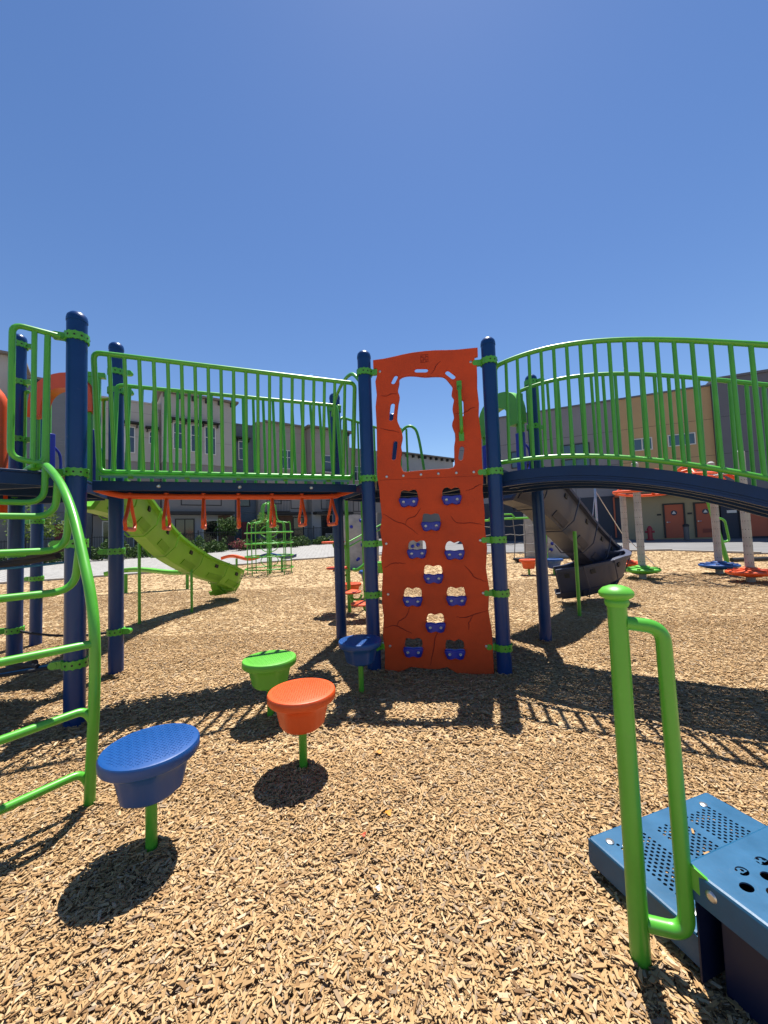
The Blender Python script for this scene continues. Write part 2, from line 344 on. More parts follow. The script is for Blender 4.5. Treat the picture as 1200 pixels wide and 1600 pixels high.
# hexagonal decks
def deck(vs):
    c=sum(vs)/len(vs); ins=[c+(v-c)*(1-.03/np.linalg.norm(v-c)*0) for v in vs]
    ins=[c+(v-c)*.965 for v in vs]
    m=MB(); m.prism([tuple(v) for v in ins],DZ-.018,DZ)
    n=len(ins)
    for i in range(n):
        a,b=ins[i],ins[(i+1)%n]; mid=(a+b)/2; L=np.linalg.norm(b-a)-.13; ang=math.degrees(math.atan2(b[1]-a[1],b[0]-a[0]))
        inn=(c-mid)/np.linalg.norm(c-mid)*.012; m.box((*(mid+inn),DZ-.06),(L,.02,.08),ang)
    for i in range(n//2):
        a,b=ins[i],ins[(i+n//2)%n]; ang=math.degrees(math.atan2(b[1]-a[1],b[0]-a[0])); m.box((*((a+b)/2),DZ-.055-.001*i),(np.linalg.norm(b-a)*.9,.04,.07),ang)
    m.build('deck',NAVY,PS,bevel=.003)
deck([P3,P4,P6,P10,P11,P5])
LC=(P1+P7)/2+ (d2(201.4)*.0)
hexc=P1+d2(171.4)*1.16
deck([P1,P2,P7,L2,ad(L2,291.4),L1])
# railing between two polylines in a frame
def railing(fr,top,bot,step,parent,r=.0152,rr=.0205,ext=None,label=None):
    """top,bot: functions u->(n,z); bars every step from u0 to u1"""
    m=MB(); (u0,u1)=ext; n=max(2,round((u1-u0)/step)); us=[u0+(u1-u0)*i/n for i in range(n+1)]
    T=[fr(u,*top(u)) for u in us]; B=[fr(u,*bot(u)) for u in us]
    q=.07
    loop=[T[0]+(B[0]-T[0])*q]+[ (T[0]*.3+T[1]*.7) ]
    pl=fillet([B[0]+(T[0]-B[0])*.0,T[0]]+T[1:-1]+[T[-1],B[-1]]+[b for b in B[1:-1]][::-1],.06,4,closed=True)
    m.tube(pl,rr,10,closed=True)
    for i in range(1,n): m.tube([B[i],T[i]],r,8,caps=False)
    return m.build('railing',GREEN,parent,label,smooth=60)
f22=frame(P1,math.degrees(math.atan2(*(P3-P1)[::-1])))
m=MB(); Lb=np.linalg.norm(P3-P1)
m.slab(f22,.02,Lb-.02,DZ-.022,DZ-.012,.385,.628)
SB=m.build('bridge',NAVY,PS,'straight footbridge between two blue post towers')
railing(f22,lambda u:(.19,2.78),lambda u:(.35,1.857),.103,SB,ext=(.05,2.21))
railing(f22,lambda u:(.89,2.78),lambda u:(.73,1.80),.103,SB,ext=(.05,2.21))
for n0 in (.355,.630):
    m=MB(); m.slab(f22,.0,Lb,1.705,1.785,n0,n0+.028); m.build('side_beam',NAVY,SB,bevel=.004)
m=MB(); m.slab(f22,.07,2.16,1.812,1.826,.235,.375)
for k in range(5): m.slab(f22,.25+.42*k,.29+.42*k,1.80,1.85,.33,.338)
m.build('mounting_flange',GREEN,SB)
for u in (.47,1.12,1.78):
    m=MB(); m.lathe(f22(u,.356,1.745),[(.016,-.003),(.016,.003),(.009,.009)],14,axis=tuple(f22(0,-1,0)-f22(0,0,0))); m.build('bolt',STEEL,SB)
# arch bridge
fa=frame(P4,-34)
tu=[(0.025,2.809),(0.284,2.838),(0.542,2.836),(0.866,2.779),(1.146,2.701),(1.38,2.627),(1.626,2.535),(1.849,2.443)]
bu=[(0.013,1.884),(0.396,1.879),(0.766,1.844),(1.091,1.778),(1.324,1.707),(1.569,1.625),(1.791,1.547)]
du=[(0.056,1.795),(0.444,1.80),(0.785,1.767),(1.087,1.713),(1.32,1.651),(1.565,1.569),(1.786,1.480)]
def prof(pts,k=3):
    c=np.polyfit([p[0] for p in pts],[p[1] for p in pts],k); u1=pts[-1][0]; z1=float(np.polyval(c,u1)); s1=float(np.polyval(np.polyder(c),u1))
    return lambda u: float(np.polyval(c,u)) if u<=u1 else z1+s1*(u-u1)
ft=prof(tu); fb=prof(bu); fd=prof(du)
AU=2.55
us=[AU*i/20 for i in range(21)]
def strip(m,n0,n1,zt,zb,mi=0):
    V=[]; F=[]
    for u in us:
        for n,z in ((n0,zt(u)),(n1,zt(u)),(n1,zb(u)),(n0,zb(u))): V.append(fa(u,n,z))
    for i in range(20):
        for k in range(4): F.append((i*4+k,i*4+(k+1)%4,i*4+4+(k+1)%4,i*4+4+k))
    F+=[(0,1,2,3),(83,82,81,80)]; m.add(V,F,mi)
m=MB()
for k in range(19): n_=.183+k*.0411; strip(m,n_,n_+.0355,lambda u:fd(u)-.010,lambda u:fd(u)-.022)
for n_ in (.42,.73): strip(m,n_,n_+.05,lambda u:fd(u)-.0735,lambda u:fd(u)-.12)
for k in range(6):
    u=.2+k*.42; m.slab(fa,u,u+.05,fd(u)-.07,fd(u)-.023,.19,.96)
AB=m.build('bridge',NAVY,PS,'arched footbridge curving down to the right of the climbing wall')
railing(fa,lambda u:(.18,ft(u)*1.012-.015),lambda u:(.125,fb(u)),.105,AB,r=.0152,ext=(.0,2.5))
railing(fa,lambda u:(.975,ft(u)),lambda u:(1.02,fb(u)-.09),.105,AB,r=.0152,ext=(.0,2.5))
for n0 in (.15,.967):
    m=MB(); strip(m,n0,n0+.03,lambda u:fd(u),lambda u:fd(u)-.085); strip(m,n0+.006,n0+.045,lambda u:fd(u)-.087,lambda u:fd(u)-.104); strip(m,n0+.0,n0+.05,lambda u:fd(u)-.106,lambda u:fd(u)-.128); m.build('side_beam',NAVY,AB)
E1=fa(2.62,0,0)[:2]; E2=fa(2.62,1.16,0)[:2]
post(E1,2.4,[(2.1,140),(1.15,140)]); post(E2,2.4,[(2.1,140),(1.15,140)])
m=MB(); fe=frame(E1,-34); m.slab(fe,-.05,1.1,1.13,1.17,.05,1.1); m.build('deck',NAVY,PS)
# grab tube by the end of the arch, a green loop
m=MB(); m.tube(fillet([fa(2.06,.10,1.44),fa(1.915,.08,1.44),fa(1.915,.08,1.04),fa(2.06,.10,1.04)],.06,5),.02,10); m.build('grab_loop',GREEN,PS)
# ------------------------------------------------ climbing wall panel
fw=frame(P3,-8.6)
OUT=[(0.094,2.921),(0.2,2.925),(0.299,2.936),(0.38,2.947),(0.470,2.955),(0.58,2.957),(0.680,2.954),(0.78,2.945),(0.872,2.938),(1.062,2.937),(1.061,2.864),(1.031,2.860),(1.030,2.825),(1.047,2.774),(1.046,2.669),(1.041,2.557),(1.050,2.417),(1.042,2.307),(1.056,2.113),(1.051,1.935),(1.054,1.730),(1.044,1.631),(1.052,1.417),(1.046,1.303),(1.058,1.108),(1.039,0.930),(1.059,0.753),(1.042,0.562),(1.064,0.371),(1.064,0.213),(1.063,0.0),(0.914,-0.01),(0.756,0.01),(0.662,0.065),(0.58,0.045),(0.499,0.047),(0.336,0.061),(0.236,0.013),(0.101,-0.01),(0.111,0.204),(0.095,0.336),(0.110,0.501),(0.098,0.634),(0.103,0.767),(0.116,0.900),(0.104,1.035),(0.122,1.152),(0.105,1.305),(0.126,1.423),(0.115,1.577),(0.111,1.68),(0.094,1.812),(0.102,2.039),(0.106,2.268),(0.103,2.470),(0.118,2.584),(0.109,2.715),(0.128,2.772),(0.130,2.844),(0.094,2.848)]
WIN=[(0.334,2.723),(0.392,2.746),(0.476,2.741),(0.573,2.721),(0.670,2.716),(0.752,2.700),(0.804,2.636),(0.827,2.591),(0.815,2.522),(0.835,2.478),(0.818,2.395),(0.828,2.310),(0.807,2.242),(0.834,2.143),(0.818,2.047),(0.814,1.950),(0.799,1.847),(0.633,1.839),(0.467,1.835),(0.349,1.832),(0.322,1.869),(0.311,1.926),(0.328,2.024),(0.323,2.081),(0.341,2.165),(0.323,2.251),(0.297,2.324),(0.300,2.396),(0.313,2.480),(0.327,2.551),(0.313,2.610),(0.329,2.680)]
def slot(a,b,r=.025):
    a=vec(*a); b=vec(*b); d=b-a; t=math.atan2(d[1],d[0]); return [tuple(b+r*vec(math.cos(t+q),math.sin(t+q))) for q in np.linspace(-math.pi/2,math.pi/2,7)]+[tuple(a+r*vec(math.cos(t+q),math.sin(t+q))) for q in np.linspace(math.pi/2,1.5*math.pi,7)]
SL=[slot((.50,2.785),(.587,2.777)),slot((.785,2.735),(.833,2.690),.027),slot((.301,2.740),(.276,2.695)),slot((.262,2.475),(.242,2.345)),slot((.275,2.112),(.254,1.972)),slot((.883,2.02),(.867,1.93)),slot((.895,2.45),(.892,2.33))]
HOLES=[(0.381,1.623),(0.770,1.625),(0.575,1.396),(0.437,1.151),(0.774,1.133),(0.577,0.924),(0.382,0.722),(0.772,0.725),(0.577,0.491),(0.369,0.272),(0.738,0.258)]
def hole(c,k):
    g=random.Random(k); pts=[(-.078,-.045),(-.085,.0),(-.068,.042),(-.03,.048),(0,.035),(.035,.048),(.072,.04),(.085,.0),(.078,-.045),(0,-.055)]
    return [(c[0]+x*g.uniform(.93,1.05),c[1]+y*g.uniform(.9,1.1)) for x,y in pts]
cu=bpy.data.curves.new('panel_outline','CURVE'); cu.dimensions='2D'; cu.fill_mode='BOTH'; cu.extrude=.016; cu.bevel_depth=.0035; cu.bevel_resolution=1
def spl(pts,n=3):
    P=catmull([vec(*p,0) for p in pts],n,closed=True) if n>1 else [vec(*p,0) for p in pts]
    s=cu.splines.new('POLY'); s.points.add(len(P)-1)
    for q,p in zip(s.points,P): q.co=(p[0],p[1],0,1)
    s.use_cyclic_u=True
spl(OUT,1); spl(WIN,3)
for s_ in SL: spl(s_,1)
for i,h in enumerate(HOLES): spl(hole(h,i),2)
co=bpy.data.objects.new('tmp',cu); COL.objects.link(co); bpy.context.view_layer.update()
me=bpy.data.meshes.new_from_object(co.evaluated_get(bpy.context.evaluated_depsgraph_get())); bpy.data.objects.remove(co)
m=MB(); m.add([fw(v.co.x,v.co.z*1.0,v.co.y) for v in me.vertices],[tuple(p.vertices) for p in me.polygons],0)
NF=-.0215
CR=[[(0.724,2.846),(0.681,2.811),(0.665,2.770),(0.632,2.735)],[(0.150,2.571),(0.207,2.564),(0.257,2.582),(0.312,2.576)],[(0.134,2.263),(0.202,2.239),(0.258,2.227),(0.321,2.2)],[(0.835,2.341),(0.913,2.345),(0.982,2.379),(1.019,2.385)],[(0.897,1.629),(0.961,1.646),(1.002,1.671),(1.042,1.680)],[(0.136,1.457),(0.236,1.385),(0.336,1.347),(0.455,1.247)],[(0.336,1.347),(0.363,1.396),(0.431,1.419),(0.490,1.492)],[(0.757,1.410),(0.808,1.345),(0.960,1.334),(1.031,1.315)],[(0.126,0.954),(0.204,0.990),(0.272,0.997),(0.329,0.986)],[(0.851,0.962),(0.908,0.901),(0.937,0.852),(1.038,0.810)],[(0.115,0.410),(0.217,0.427),(0.299,0.386),(0.361,0.358)],[(0.225,0.427),(0.252,0.468),(0.321,0.517),(0.348,0.590)],[(0.758,0.502),(0.841,0.499),(0.906,0.517),(1.035,0.558)],[(0.906,0.517),(0.874,0.450),(0.865,0.390)],[(0.619,0.383),(0.577,0.337),(0.547,0.208),(0.513,0.075)]]
for c in CR:  # raised dark tubes imitate the shade of moulded cracks
    P=catmull([vec(*p) for p in c],4); jit=[p+rng.normal(0,.002,2) for p in P]; n=len(P)
    m.tube([fw(p[0],-.0195,p[1]) for p in jit],[.0035*(.35+math.sin(math.pi*min(1,(i+.6)/n))) for i in range(n)],5,m=1)
m.tube([fw(.11,-.0195,1.77),fw(.6,-.0195,1.765),fw(1.045,-.0195,1.758)],.0016,4,m=1)
# square maze mark moulded in the panel
for i in range(4):
    z=2.850+.024*i; m.slab(fw,.541,.613,z,z+.003,-.0212,-.0185,1)
    u=.541+.023*i; m.slab(fw,u,u+.003,2.850,2.925,-.0216,-.0185,1)
for (a,b) in ((.552,2.86),(.575,2.884),(.598,2.86),(.552,2.907),(.598,2.907)): m.slab(fw,a-.004,a+.004,b-.004,b+.004,-.022,-.0185,1)
CW=m.build('climbing_wall',[WALLO,WALLS],PS,'orange rock-look climbing wall panel with wavy window and blue footholds',smooth=40)
for i,(u,z) in enumerate(HOLES):
    h=MB(); pr=[(-.092,-.045),(-.098,-.025),(-.09,-.002),(-.04,.0),(0,-.008),(.045,.0),(.088,-.002),(.096,-.02),(.09,-.045),(.075,-.088),(.045,-.098),(.0,-.082),(-.045,-.098),(-.075,-.088)]
    zc=z-.028; n=len(pr); lay=[(1.0,-.022),(1.0,-.055),(.86,-.068)]; V=[]
    for sc_,nn in lay:
        for x,y in pr: V.append(fw(u+x*sc_*.93,nn,zc+(y+.045)*sc_*.9-.045))
    F=[tuple(range(n)),tuple(reversed(range(2*n,3*n)))]+[(j*n+k,j*n+(k+1)%n,(j+1)*n+(k+1)%n,(j+1)*n+k) for j in range(2) for k in range(n)]
    h.add(V,F); ho=h.build('foothold',HOLD,CW,smooth=50)
    for dx in (-.047,.047):
        b=MB(); b.lathe(fw(u+dx,-.067,zc-.043),[(.013,-.004),(.013,.002),(.008,.006),(.003,.004)],14,axis=tuple(fw(0,-1,0)-fw(0,0,0))); b.build('bolt',STEEL,ho)
m=MB()
for u,z in [(0.182,1.798),(0.338,1.798),(0.501,1.800),(0.660,1.799),(0.822,1.796),(0.977,1.795),(0.154,2.804),(0.997,2.810),(0.155,1.175),(0.155,0.710),(0.156,0.242),(1.004,1.178),(1.007,0.711),(1.011,0.247)]:
    m=MB(); m.lathe(fw(u,-.021,z),[(.012,-.002),(.012,.003),(.008,.006)],12,axis=tuple(fw(0,-1,0)-fw(0,0,0))); m.build('bolt',STEEL,CW)
m=MB(); m.tube(fillet([fw(.882,-.02,2.59),fw(.882,-.075,2.56),fw(.884,-.075,2.19),fw(.884,-.02,2.16)],.03,4),.016,10)
for z in (2.615,2.14): m.slab(fw,.86,.906,z-.055,z+.03,-.028,-.0215); 
m.build('grab_bar',GREEN,CW,bevel=.002)
# ------------------------------------------------ overhead orange track with hand loops
ft22=lambda u,n,z:f22(u,n,z)
m=MB(); P=[f22(-.02,.5,1.735),f22(.12,.5,1.69),f22(.3,.5,1.672),f22(1.1,.5,1.668),f22(1.95,.5,1.672),f22(2.12,.5,1.70),f22(2.27,.5,1.745)]
m.tube(catmull(P,6),.026,12)
TR=m.build('overhead_track',ORANGE,PS,'orange overhead bar with hanging hand loops under the straight bridge')
u0s=[.233,.51,.81,1.11,1.42,1.71,2.02]
for i,u in enumerate(u0s):
    m=MB(); w=.195; zt=1.66; zb=1.385
    P=fillet([f22(u,.5,zt),f22(u,.5-w*.5,zt-.13),f22(u,.5-w,zb+.06),f22(u,.5-w*.8,zb),f22(u,.5+w*.8,zb),f22(u,.5+w,zb+.06),f22(u,.5+w*.5,zt-.13)],.035,4,closed=True)
    m.tube(P,.0145,8,closed=True); m.tube([f22(u,.5,1.70),f22(u,.5,1.655)],.02,8); m.tube([f22(u,.5-w*.8,zb),f22(u,.5+w*.8,zb)],.019,8)
    m.build('hand_loop',ORANGE,TR)
# ------------------------------------------------ arched ladder
fl=frame(ad(P1,231.4,0),231.4)   # u along deck edge ; n: direction 321.4 = outwards
def fL(u,n,z): return vec(*(P1+d2(231.4)*u+d2(-38.6)*n),z)
def side(u0,s):
    pts=[(u0+s*.06,-.12,1.79),(u0+s*.04,-.05,1.808),(u0,.03,1.815),(u0,.19,1.785),(u0,.52,1.64),(u0,.78,1.455),(u0,.99,1.21),(u0,1.13,1.01),(u0,1.19,.815),(u0,1.185,.514),(u0,1.14,.204),(u0,1.10,-.15)]
    m=MB(); m.tube(catmull([fL(*p) for p in pts],6),.0235,14); return m
LB=side(.19,1).build('ladder',GREEN,PS,'arched green rung ladder with bent tube side rails',smooth=60)
side(.97,-1).build('side_rail',GREEN,LB,smooth=60)
for i,(n,zt,zr,nn) in enumerate([(.115,1.79,1.555,.12),(.45,1.66,1.45,.42),(.72,1.49,1.245,.68),(.93,1.28,1.03,.86),(1.19,.80,.795,1.19),(1.18,.44,.47,1.16),(1.125,.125,.165,1.11)]):
    m=MB()
    if i<4: P=fillet([fL(.19,n,zt),fL(.195,nn,zr),fL(.58,nn,zr),fL(.965,nn,zr),fL(.97,n,zt)],.10,6)
    elif i==4: P=[fL(.19,n,zt),fL(.97,n,zt)]
    else: P=fillet([fL(.19,n,zt-.01),fL(.22,nn,zr+.02),fL(.58,nn-.0,zr),fL(.94,nn,zr+.02),fL(.97,n,zt-.01)],.05,5)
    m.tube(P,.0185,10); m.build('rung',GREEN,LB,smooth=60)
# entry guard beside the ladder
m=MB()
P=fillet([fL(.10,.0,2.77),fL(.345,.0,2.76),fL(.345,.0,1.86),fL(.175,.0,1.83),fL(.165,.0,2.73)],.06,5)
m.tube(P[:],.019,10)
for u in (.235,): m.tube([fL(u,0,2.75),fL(u,0,1.80)],.016,8)
m.tube([fL(.165,0,2.75),fL(.165,0,1.74)],.018,8)
m.build('guard_rail',GREEN,PS,'narrow green guard rail beside the ladder top')
m=MB(); P=fillet([fL(1.06,.0,2.77),fL(.83,.0,2.76),fL(.83,.0,1.86),fL(1.06,.0,1.83)],.06,5); m.tube(P,.019,10)
for u in (.91,.99): m.tube([fL(u,0,2.75),fL(u,0,1.83)],.016,8)
m.build('guard_rail',GREEN,PS)
# green railing on the deck's bridge side, inner sides and back
fr27=frame(P2,171.4)
m=MB(); f_=frame(P2,171.4)
for u in (.09,.16,.23,.3): m.tube([f_(u,-.02,1.84),f_(u,-.02,2.72)],.014,8)
m.tube(fillet([f_(.05,-.02,1.84),f_(.05,-.02,2.72),f_(.33,-.02,2.72),f_(.33,-.02,1.84)],.05,4,closed=True),.017,8,closed=True)
for u in (.86,.93,1.0): m.tube([f_(u,-.02,1.84),f_(u,-.02,2.85)],.014,8)
m.tube(fillet([f_(.80,-.02,1.84),f_(.80,-.02,2.75),f_(1.1,-.02,2.9),f_(1.1,-.02,1.84)],.05,4,closed=True),.017,8,closed=True)
m.build('guard_rail',GREEN,PS)
# twisting vine style climber plates next to the post (green vertical fins)
f_=frame(P2,200)
m=MB()
for u in (.13,.20):
    m.slab(f_,u,u+.035,1.80,2.93,-.02,.02)
m.slab(f_,.09,.25,2.90,2.95,-.03,.03)
m.build('panel_mount',GREEN,PS,bevel=.004)
# slide hoods: orange arch behind left tower, green arch right of the wall
def hood(f,u0,u1,z0,z1,th,col,depth=.10):
    m=MB(); n=16; V=[]; F=[]
    for i in range(n+1):
        t=i/n; a=math.pi*(1-t); u=(u0+u1)/2+(u1-u0)/2*math.cos(a); z=z0+(z1-z0)*math.sin(a)**.6
        ui=(u0+u1)/2+(u1-u0-2*th)/2*math.cos(a); zi=z0+(z1-z0-th)*math.sin(a)**.6
        V+=[f(u,0,z),f(u,depth,z),f(ui,depth,zi),f(ui,0,zi)]
    for i in range(n):
        for k in range(4): F.append((i*4+k,i*4+(k+1)%4,i*4+4+(k+1)%4,i*4+4+k))
    F+=[(0,1,2,3),(4*n+3,4*n+2,4*n+1,4*n)]; m.add(V,F)
    for k in range(5):
        t=(k+.7)/5.4; a=math.pi*(1-t); m.lathe(f((u0+u1)/2+(u1-u0-th)/2*math.cos(a),-.001,z0+(z1-z0-th/2)*math.sin(a)**.6),[(.016,-.003),(.016,.003)],10,1,axis=tuple(f(0,-1,0)-f(0,0,0)))
    return m
hood((lambda q:(lambda u,n,z:q(u,n+.05,z)))(frame(P2,171.4)),.12,.86,2.55,2.96,.15,ORANGE).build('slide_hood',[ORANGE,DARK],PS,'orange arched hood over the slide entrance')
hood(frame(P6,111.4),.10,.92,2.5,2.97,.19,LIME).build('slide_hood',[LIME,DARK],PS,'green arched hood over the slide entrance')
for P_,an,ab in ((P2,171.4,((.20,.30),(.70,.80))),(P6,111.4,((.14,.24),(.80,.90)))):
    f_=frame(P_,an)
    for a,b in ab:
        m=MB(); m.slab(f_,a,b,1.79,2.40,.0,.06); m.tube(catmull([f_((a+b)/2,-.02,2.28),f_((a+b)/2,-.09,2.2),f_((a+b)/2,-.09,2.0),f_((a+b)/2,-.02,1.92)],4),.014,8); m.build('hood_side',HOLD,PS,bevel=.01)
for a,b in ((.13,.23),(.80,.90)):
    m=MB(); f_=frame(P6,111.4); m.slab(f_,a,b,2.402,2.86,.01,.05)
    for k in range(4): m.lathe(f_((a+b)/2,.009,2.48+k*.1),[(.022,-.003),(.022,.003)],12,1,axis=tuple(f_(0,-1,0)-f_(0,0,0)))
    m.build('hood_side',[GREEN,DARK],PS,bevel=.008)
# orange crawl panel at the far left of the structure
f_=frame(L2,-68.6)
f_=frame((-3.56,3.70),218)
m=MB()
m.tube(fillet([f_(.10,-.05,1.60),f_(.10,-.05,2.75),f_(.35,-.05,2.95),f_(.85,-.05,2.95),f_(1.08,-.05,2.75),f_(1.08,-.05,1.60)],.12,5),.05,10,flat=.5)
m.tube(fillet([f_(.25,-.05,1.55),f_(.25,-.05,2.6),f_(.95,-.05,2.6),f_(.95,-.05,1.55)],.18,6),.028,8)
m.tube([f_(.12,-.05,1.93),f_(1.06,-.05,1.93)],.03,8); m.tube([f_(.12,-.05,2.3),f_(1.06,-.05,2.3)],.024,8)
m.build('crawl_panel',ORANGE,PS,'orange tube frame around the opening at the left tower')
m=MB()
for k in range(2):
    q=.10+.12*k; m.tube(catmull([f_(.2+q,.03,1.72),f_(.2+q,.03,1.5),f_(.34+q,.03,1.38),f_(.75,.03,1.36)],5),.028,8)
m.build('tube_step',ORANGE,PS)
# arched handrails around the tower deck behind the wall
fb_=frame(P3,111.4)
m=MB(); m.tube(catmull([fb_(1.10,.05,2.72),fb_(.95,.05,2.86),fb_(.6,.05,2.94),fb_(.25,.05,2.9),fb_(.08,.02,2.76)],6),.018,10)
m.build('arched_handrail',GREEN,PS,smooth=60)
f_=frame(P11,-8.6)
m=MB(); m.tube(catmull([f_(.10,0,1.84),f_(.10,0,2.60),f_(.17,0,2.79),f_(.30,0,2.80),f_(.38,0,2.6),f_(.47,0,1.84)],6),.02,10); m.tube([f_(.20,0,1.84),f_(.20,0,2.78)],.015,8); m.tube([f_(.10,0,1.86),f_(.47,0,1.86)],.015,8)
m.build('arched_handrail',GREEN,PS,smooth=60)
m=MB(); f5=frame(P5,51.4)
P=fillet([f5(.08,0,1.85),f5(.08,0,2.75),f5(1.08,0,2.75),f5(1.08,0,1.85)],.08,5,closed=True); m.tube(P,.018,8,closed=True)
for k in range(1,9): m.tube([f5(.08+k*.111,0,1.85),f5(.08+k*.111,0,2.75)],.013,8)
m.build('railing',GREEN,PS,smooth=60)
# ------------------------------------------------ slides
def slide(path,w,wall,mts,name_label,parent):
    P=catmull([vec(*p) for p in path],9); n=len(P); V=[]; F=[]; Mi=[]
    h=w/2; t=.03
    prof=[(-h-.06,wall),(-h-.06,wall-.045),(-h-.005,wall-.05),(-h+.02,.12),(-h+.12,-.035),(h-.12,-.035),(h-.02,.12),(h+.005,wall-.05),(h+.06,wall-.045),(h+.06,wall),(h-.03,wall),(h-.06,.14),(h-.15,.0),(-h+.15,.0),(-h+.06,.14),(-h+.03,wall)]
    q=len(prof); fr=[]
    for i in range(n):
        a=P[max(i-1,0)]; b=P[min(i+1,n-1)]; tt=b-a; tt/=np.linalg.norm(tt); sd_=np.cross(tt,vec(0,0,1)); sd_/=np.linalg.norm(sd_); up=np.cross(sd_,tt); fr.append((sd_,up,tt))
        for x,y in prof: V.append(P[i]+sd_*x+up*y)
    for i in range(n-1):
        for k in range(q): F.append((i*q+k,i*q+(k+1)%q,(i+1)*q+(k+1)%q,(i+1)*q+k))
    F+=[tuple(range(q)),tuple(reversed(range((n-1)*q,n*q)))]
    m=MB(); m.add(V,F,0)
    # section flanges and thin plates tinted as recess shade, dark boxes as holes
    for i in range(7,n-3,9):
        s_,u_,t_=fr[i]; ring=[P[i]+s_*x*1.02+u_*y for x,y in ((-h-.07,wall+.005),(-h-.03,.10),(-h+.10,-.06),(h-.10,-.06),(h+.03,.10),(h+.07,wall+.005))]
        for a,b in zip(ring[:-1],ring[1:]): m.tube([a,b],.009,6)
    for i in range(4,n-2,9):
        s_,u_,t_=fr[i]; M=Matrix((tuple(s_),tuple(t_),tuple(u_))).transposed()
        for sg in (-1,1):
            j=min(i,n-1); m.box(P[j]+s_*sg*(h-.012)+u_*(wall-.12),(.05,.07,.06),m=2,tilt=M)
            nx=s_*.84*sg-u_*.54; m.box(P[min(j+1,n-1)]+s_*sg*(h-.068)+u_*.043,(.018,.36,.10),m=1,tilt=Matrix((tuple(nx),tuple(t_),tuple(np.cross(nx,t_)))).transposed())
    return m.build('slide',mts,parent,name_label,smooth=38)
GS=slide([(-3.08,3.95,1.66),(-3.24,4.7,1.58),(-3.42,5.4,1.34),(-3.56,6.2,1.0),(-3.50,7.0,.66),(-3.30,7.6,.42),(-3.22,7.95,.26),(-3.36,8.2,.16),(-3.62,8.2,.11)],.40,.35,[SLIDEG,SLIDEGD,DARK],'long bright green chute slide behind the straight bridge',PS)
YS=slide([(1.56,4.92,1.66),(1.98,5.15,1.52),(2.5,5.6,1.18),(3.0,6.08,.85),(3.40,6.46,.62),(3.64,6.66,.48),(3.70,6.48,.38),(3.48,6.33,.27),(3.15,6.34,.18),(2.88,6.43,.13)],.52,.46,[GREY,GREYD,DARK],'dark grey curved chute slide right of the climbing wall',PS)
def pole(parent,p,h,r=.022,col=GREEN): m=MB(); m.lathe((*p,0),[(r,-.2),(r,h)],12); return m.build('support_pole',col,parent)
pole(GS,(-3.82,5.98),1.25); pole(GS,(-3.43,6.81),.80); pole(YS,(2.69,5.46),1.2,.025)
# slide lip
# ------------------------------------------------ ropes and belt swing seat under the left tower
RT=thing('rope_net','black and blue rope climber strung low under the left tower','rope climber',(-3.5,3.6,0))
def rope(a,b,sag,r,mt,name='rope'):
    a=vec(*a);b=vec(*b); m=MB(); m.tube([a+(b-a)*t-vec(0,0,sag*4*t*(1-t)) for t in np.linspace(0,1,12)],r,7); return m.build(name,mt,RT)
rope((*P1,.44),(-4.4,2.7,.30),.05,.012,ROPE); rope((*P1,.46),(-4.3,3.0,.20),.04,.010,ROPEB); rope((-2.5,2.78,.42),(-4.3,3.5,.42),.03,.016,ROPE)
rope((*P1,1.26),(-4.6,3.9,1.05),.03,.014,ROPE); rope((-2.55,3.0,1.19),(-4.6,3.6,1.1),.05,.024,ROPE); rope((-2.5,3.1,1.14),(-4.5,3.0,1.14),.05,.010,ROPEB)
rope((*P7,1.19),(-4.9,4.2,1.22),.03,.014,ROPE); rope((*P7,.43),(-5,3.9,.3),.03,.016,ROPE)
rope((*P2,.42),(*P7,.43),.05,.012,ROPE); rope((-2.9,3.2,.32),(-3.9,3.3,.35),.1,.03,DARK,'rubber_belt')
# ------------------------------------------------ stepping pods
def pod(p,rad,h,mt,label,group,ry=0):
    t=thing('stepping_pod',label,'stepping pod',(*p,gz(*p)),group); z=gz(*p)
    m=MB(); s=rad/.182
    m.lathe((*p,z),[(.022*s,-.15),(.022*s,h-.16*s)],16); m.build('pole',GREEN,t,smooth=60)
    m=MB(); c=(*p,z+h)
    m.lathe(c,[(.165*s,-.052*s),(.176*s,-.05*s),(.182*s,-.043*s),(.183*s,-.012*s),(.178*s,-.003*s),(.170*s,0)],48)
    if s>.9:
        # raised tread grip in rows
        for i in range(-11,12):
            for j in range(-11,12):
                x=i*.0148+(j%2)*.0074; y=j*.0128
                if x*x+y*y<(.158)**2:
                    q=d2(35); X=p[0]+q[0]*x-q[1]*y; Y=p[1]+q[1]*x+q[0]*y
                    a=.6 if (i+j)%2 else 2.2; M=Matrix.Rotation(a,3,'Z'); m.box((X,Y,z+h),(.0085,.0028,.0026),tilt=M)
    top=m.build('foot_plate',mt,t,smooth=40)
    m=MB(); n=48; V=[]; F=[]; rows=[(.150,-.05),(.140,-.06),(.128,-.10),(.118,-.15),(.112,-.178),(.10,-.19),(.02,-.192)]
    for r_,zz in rows:
        for k in range(n):
            a=2*math.pi*k/n; rib=1+(.055 if (k%8) in (0,1,2) and r_>.105 else 0); V.append((p[0]+r_*s*rib*math.cos(a),p[1]+r_*s*rib*math.sin(a),z+h+zz*s))
    for i in range(len(rows)-1):
        for k in range(n): F.append((i*n+k,i*n+(k+1)%n,(i+1)*n+(k+1)%n,(i+1)*n+k))
    F.append(tuple((len(rows)-1)*n+k for k in range(n))); F.append(tuple(reversed(range(n)))); m.add(V,F); m.build('cup',mt,t,smooth=30)
    return t
GR='stepping pods in the wood chips'
pod((-1.0,1.64),.182,.44,BLUEP,'blue stepping pod nearest the camera, on its own in full sun beside the ladder',GR)
pod((-.49,2.17),.184,.43,ORANGE,'orange stepping pod in sun between the blue and the green pods',GR)
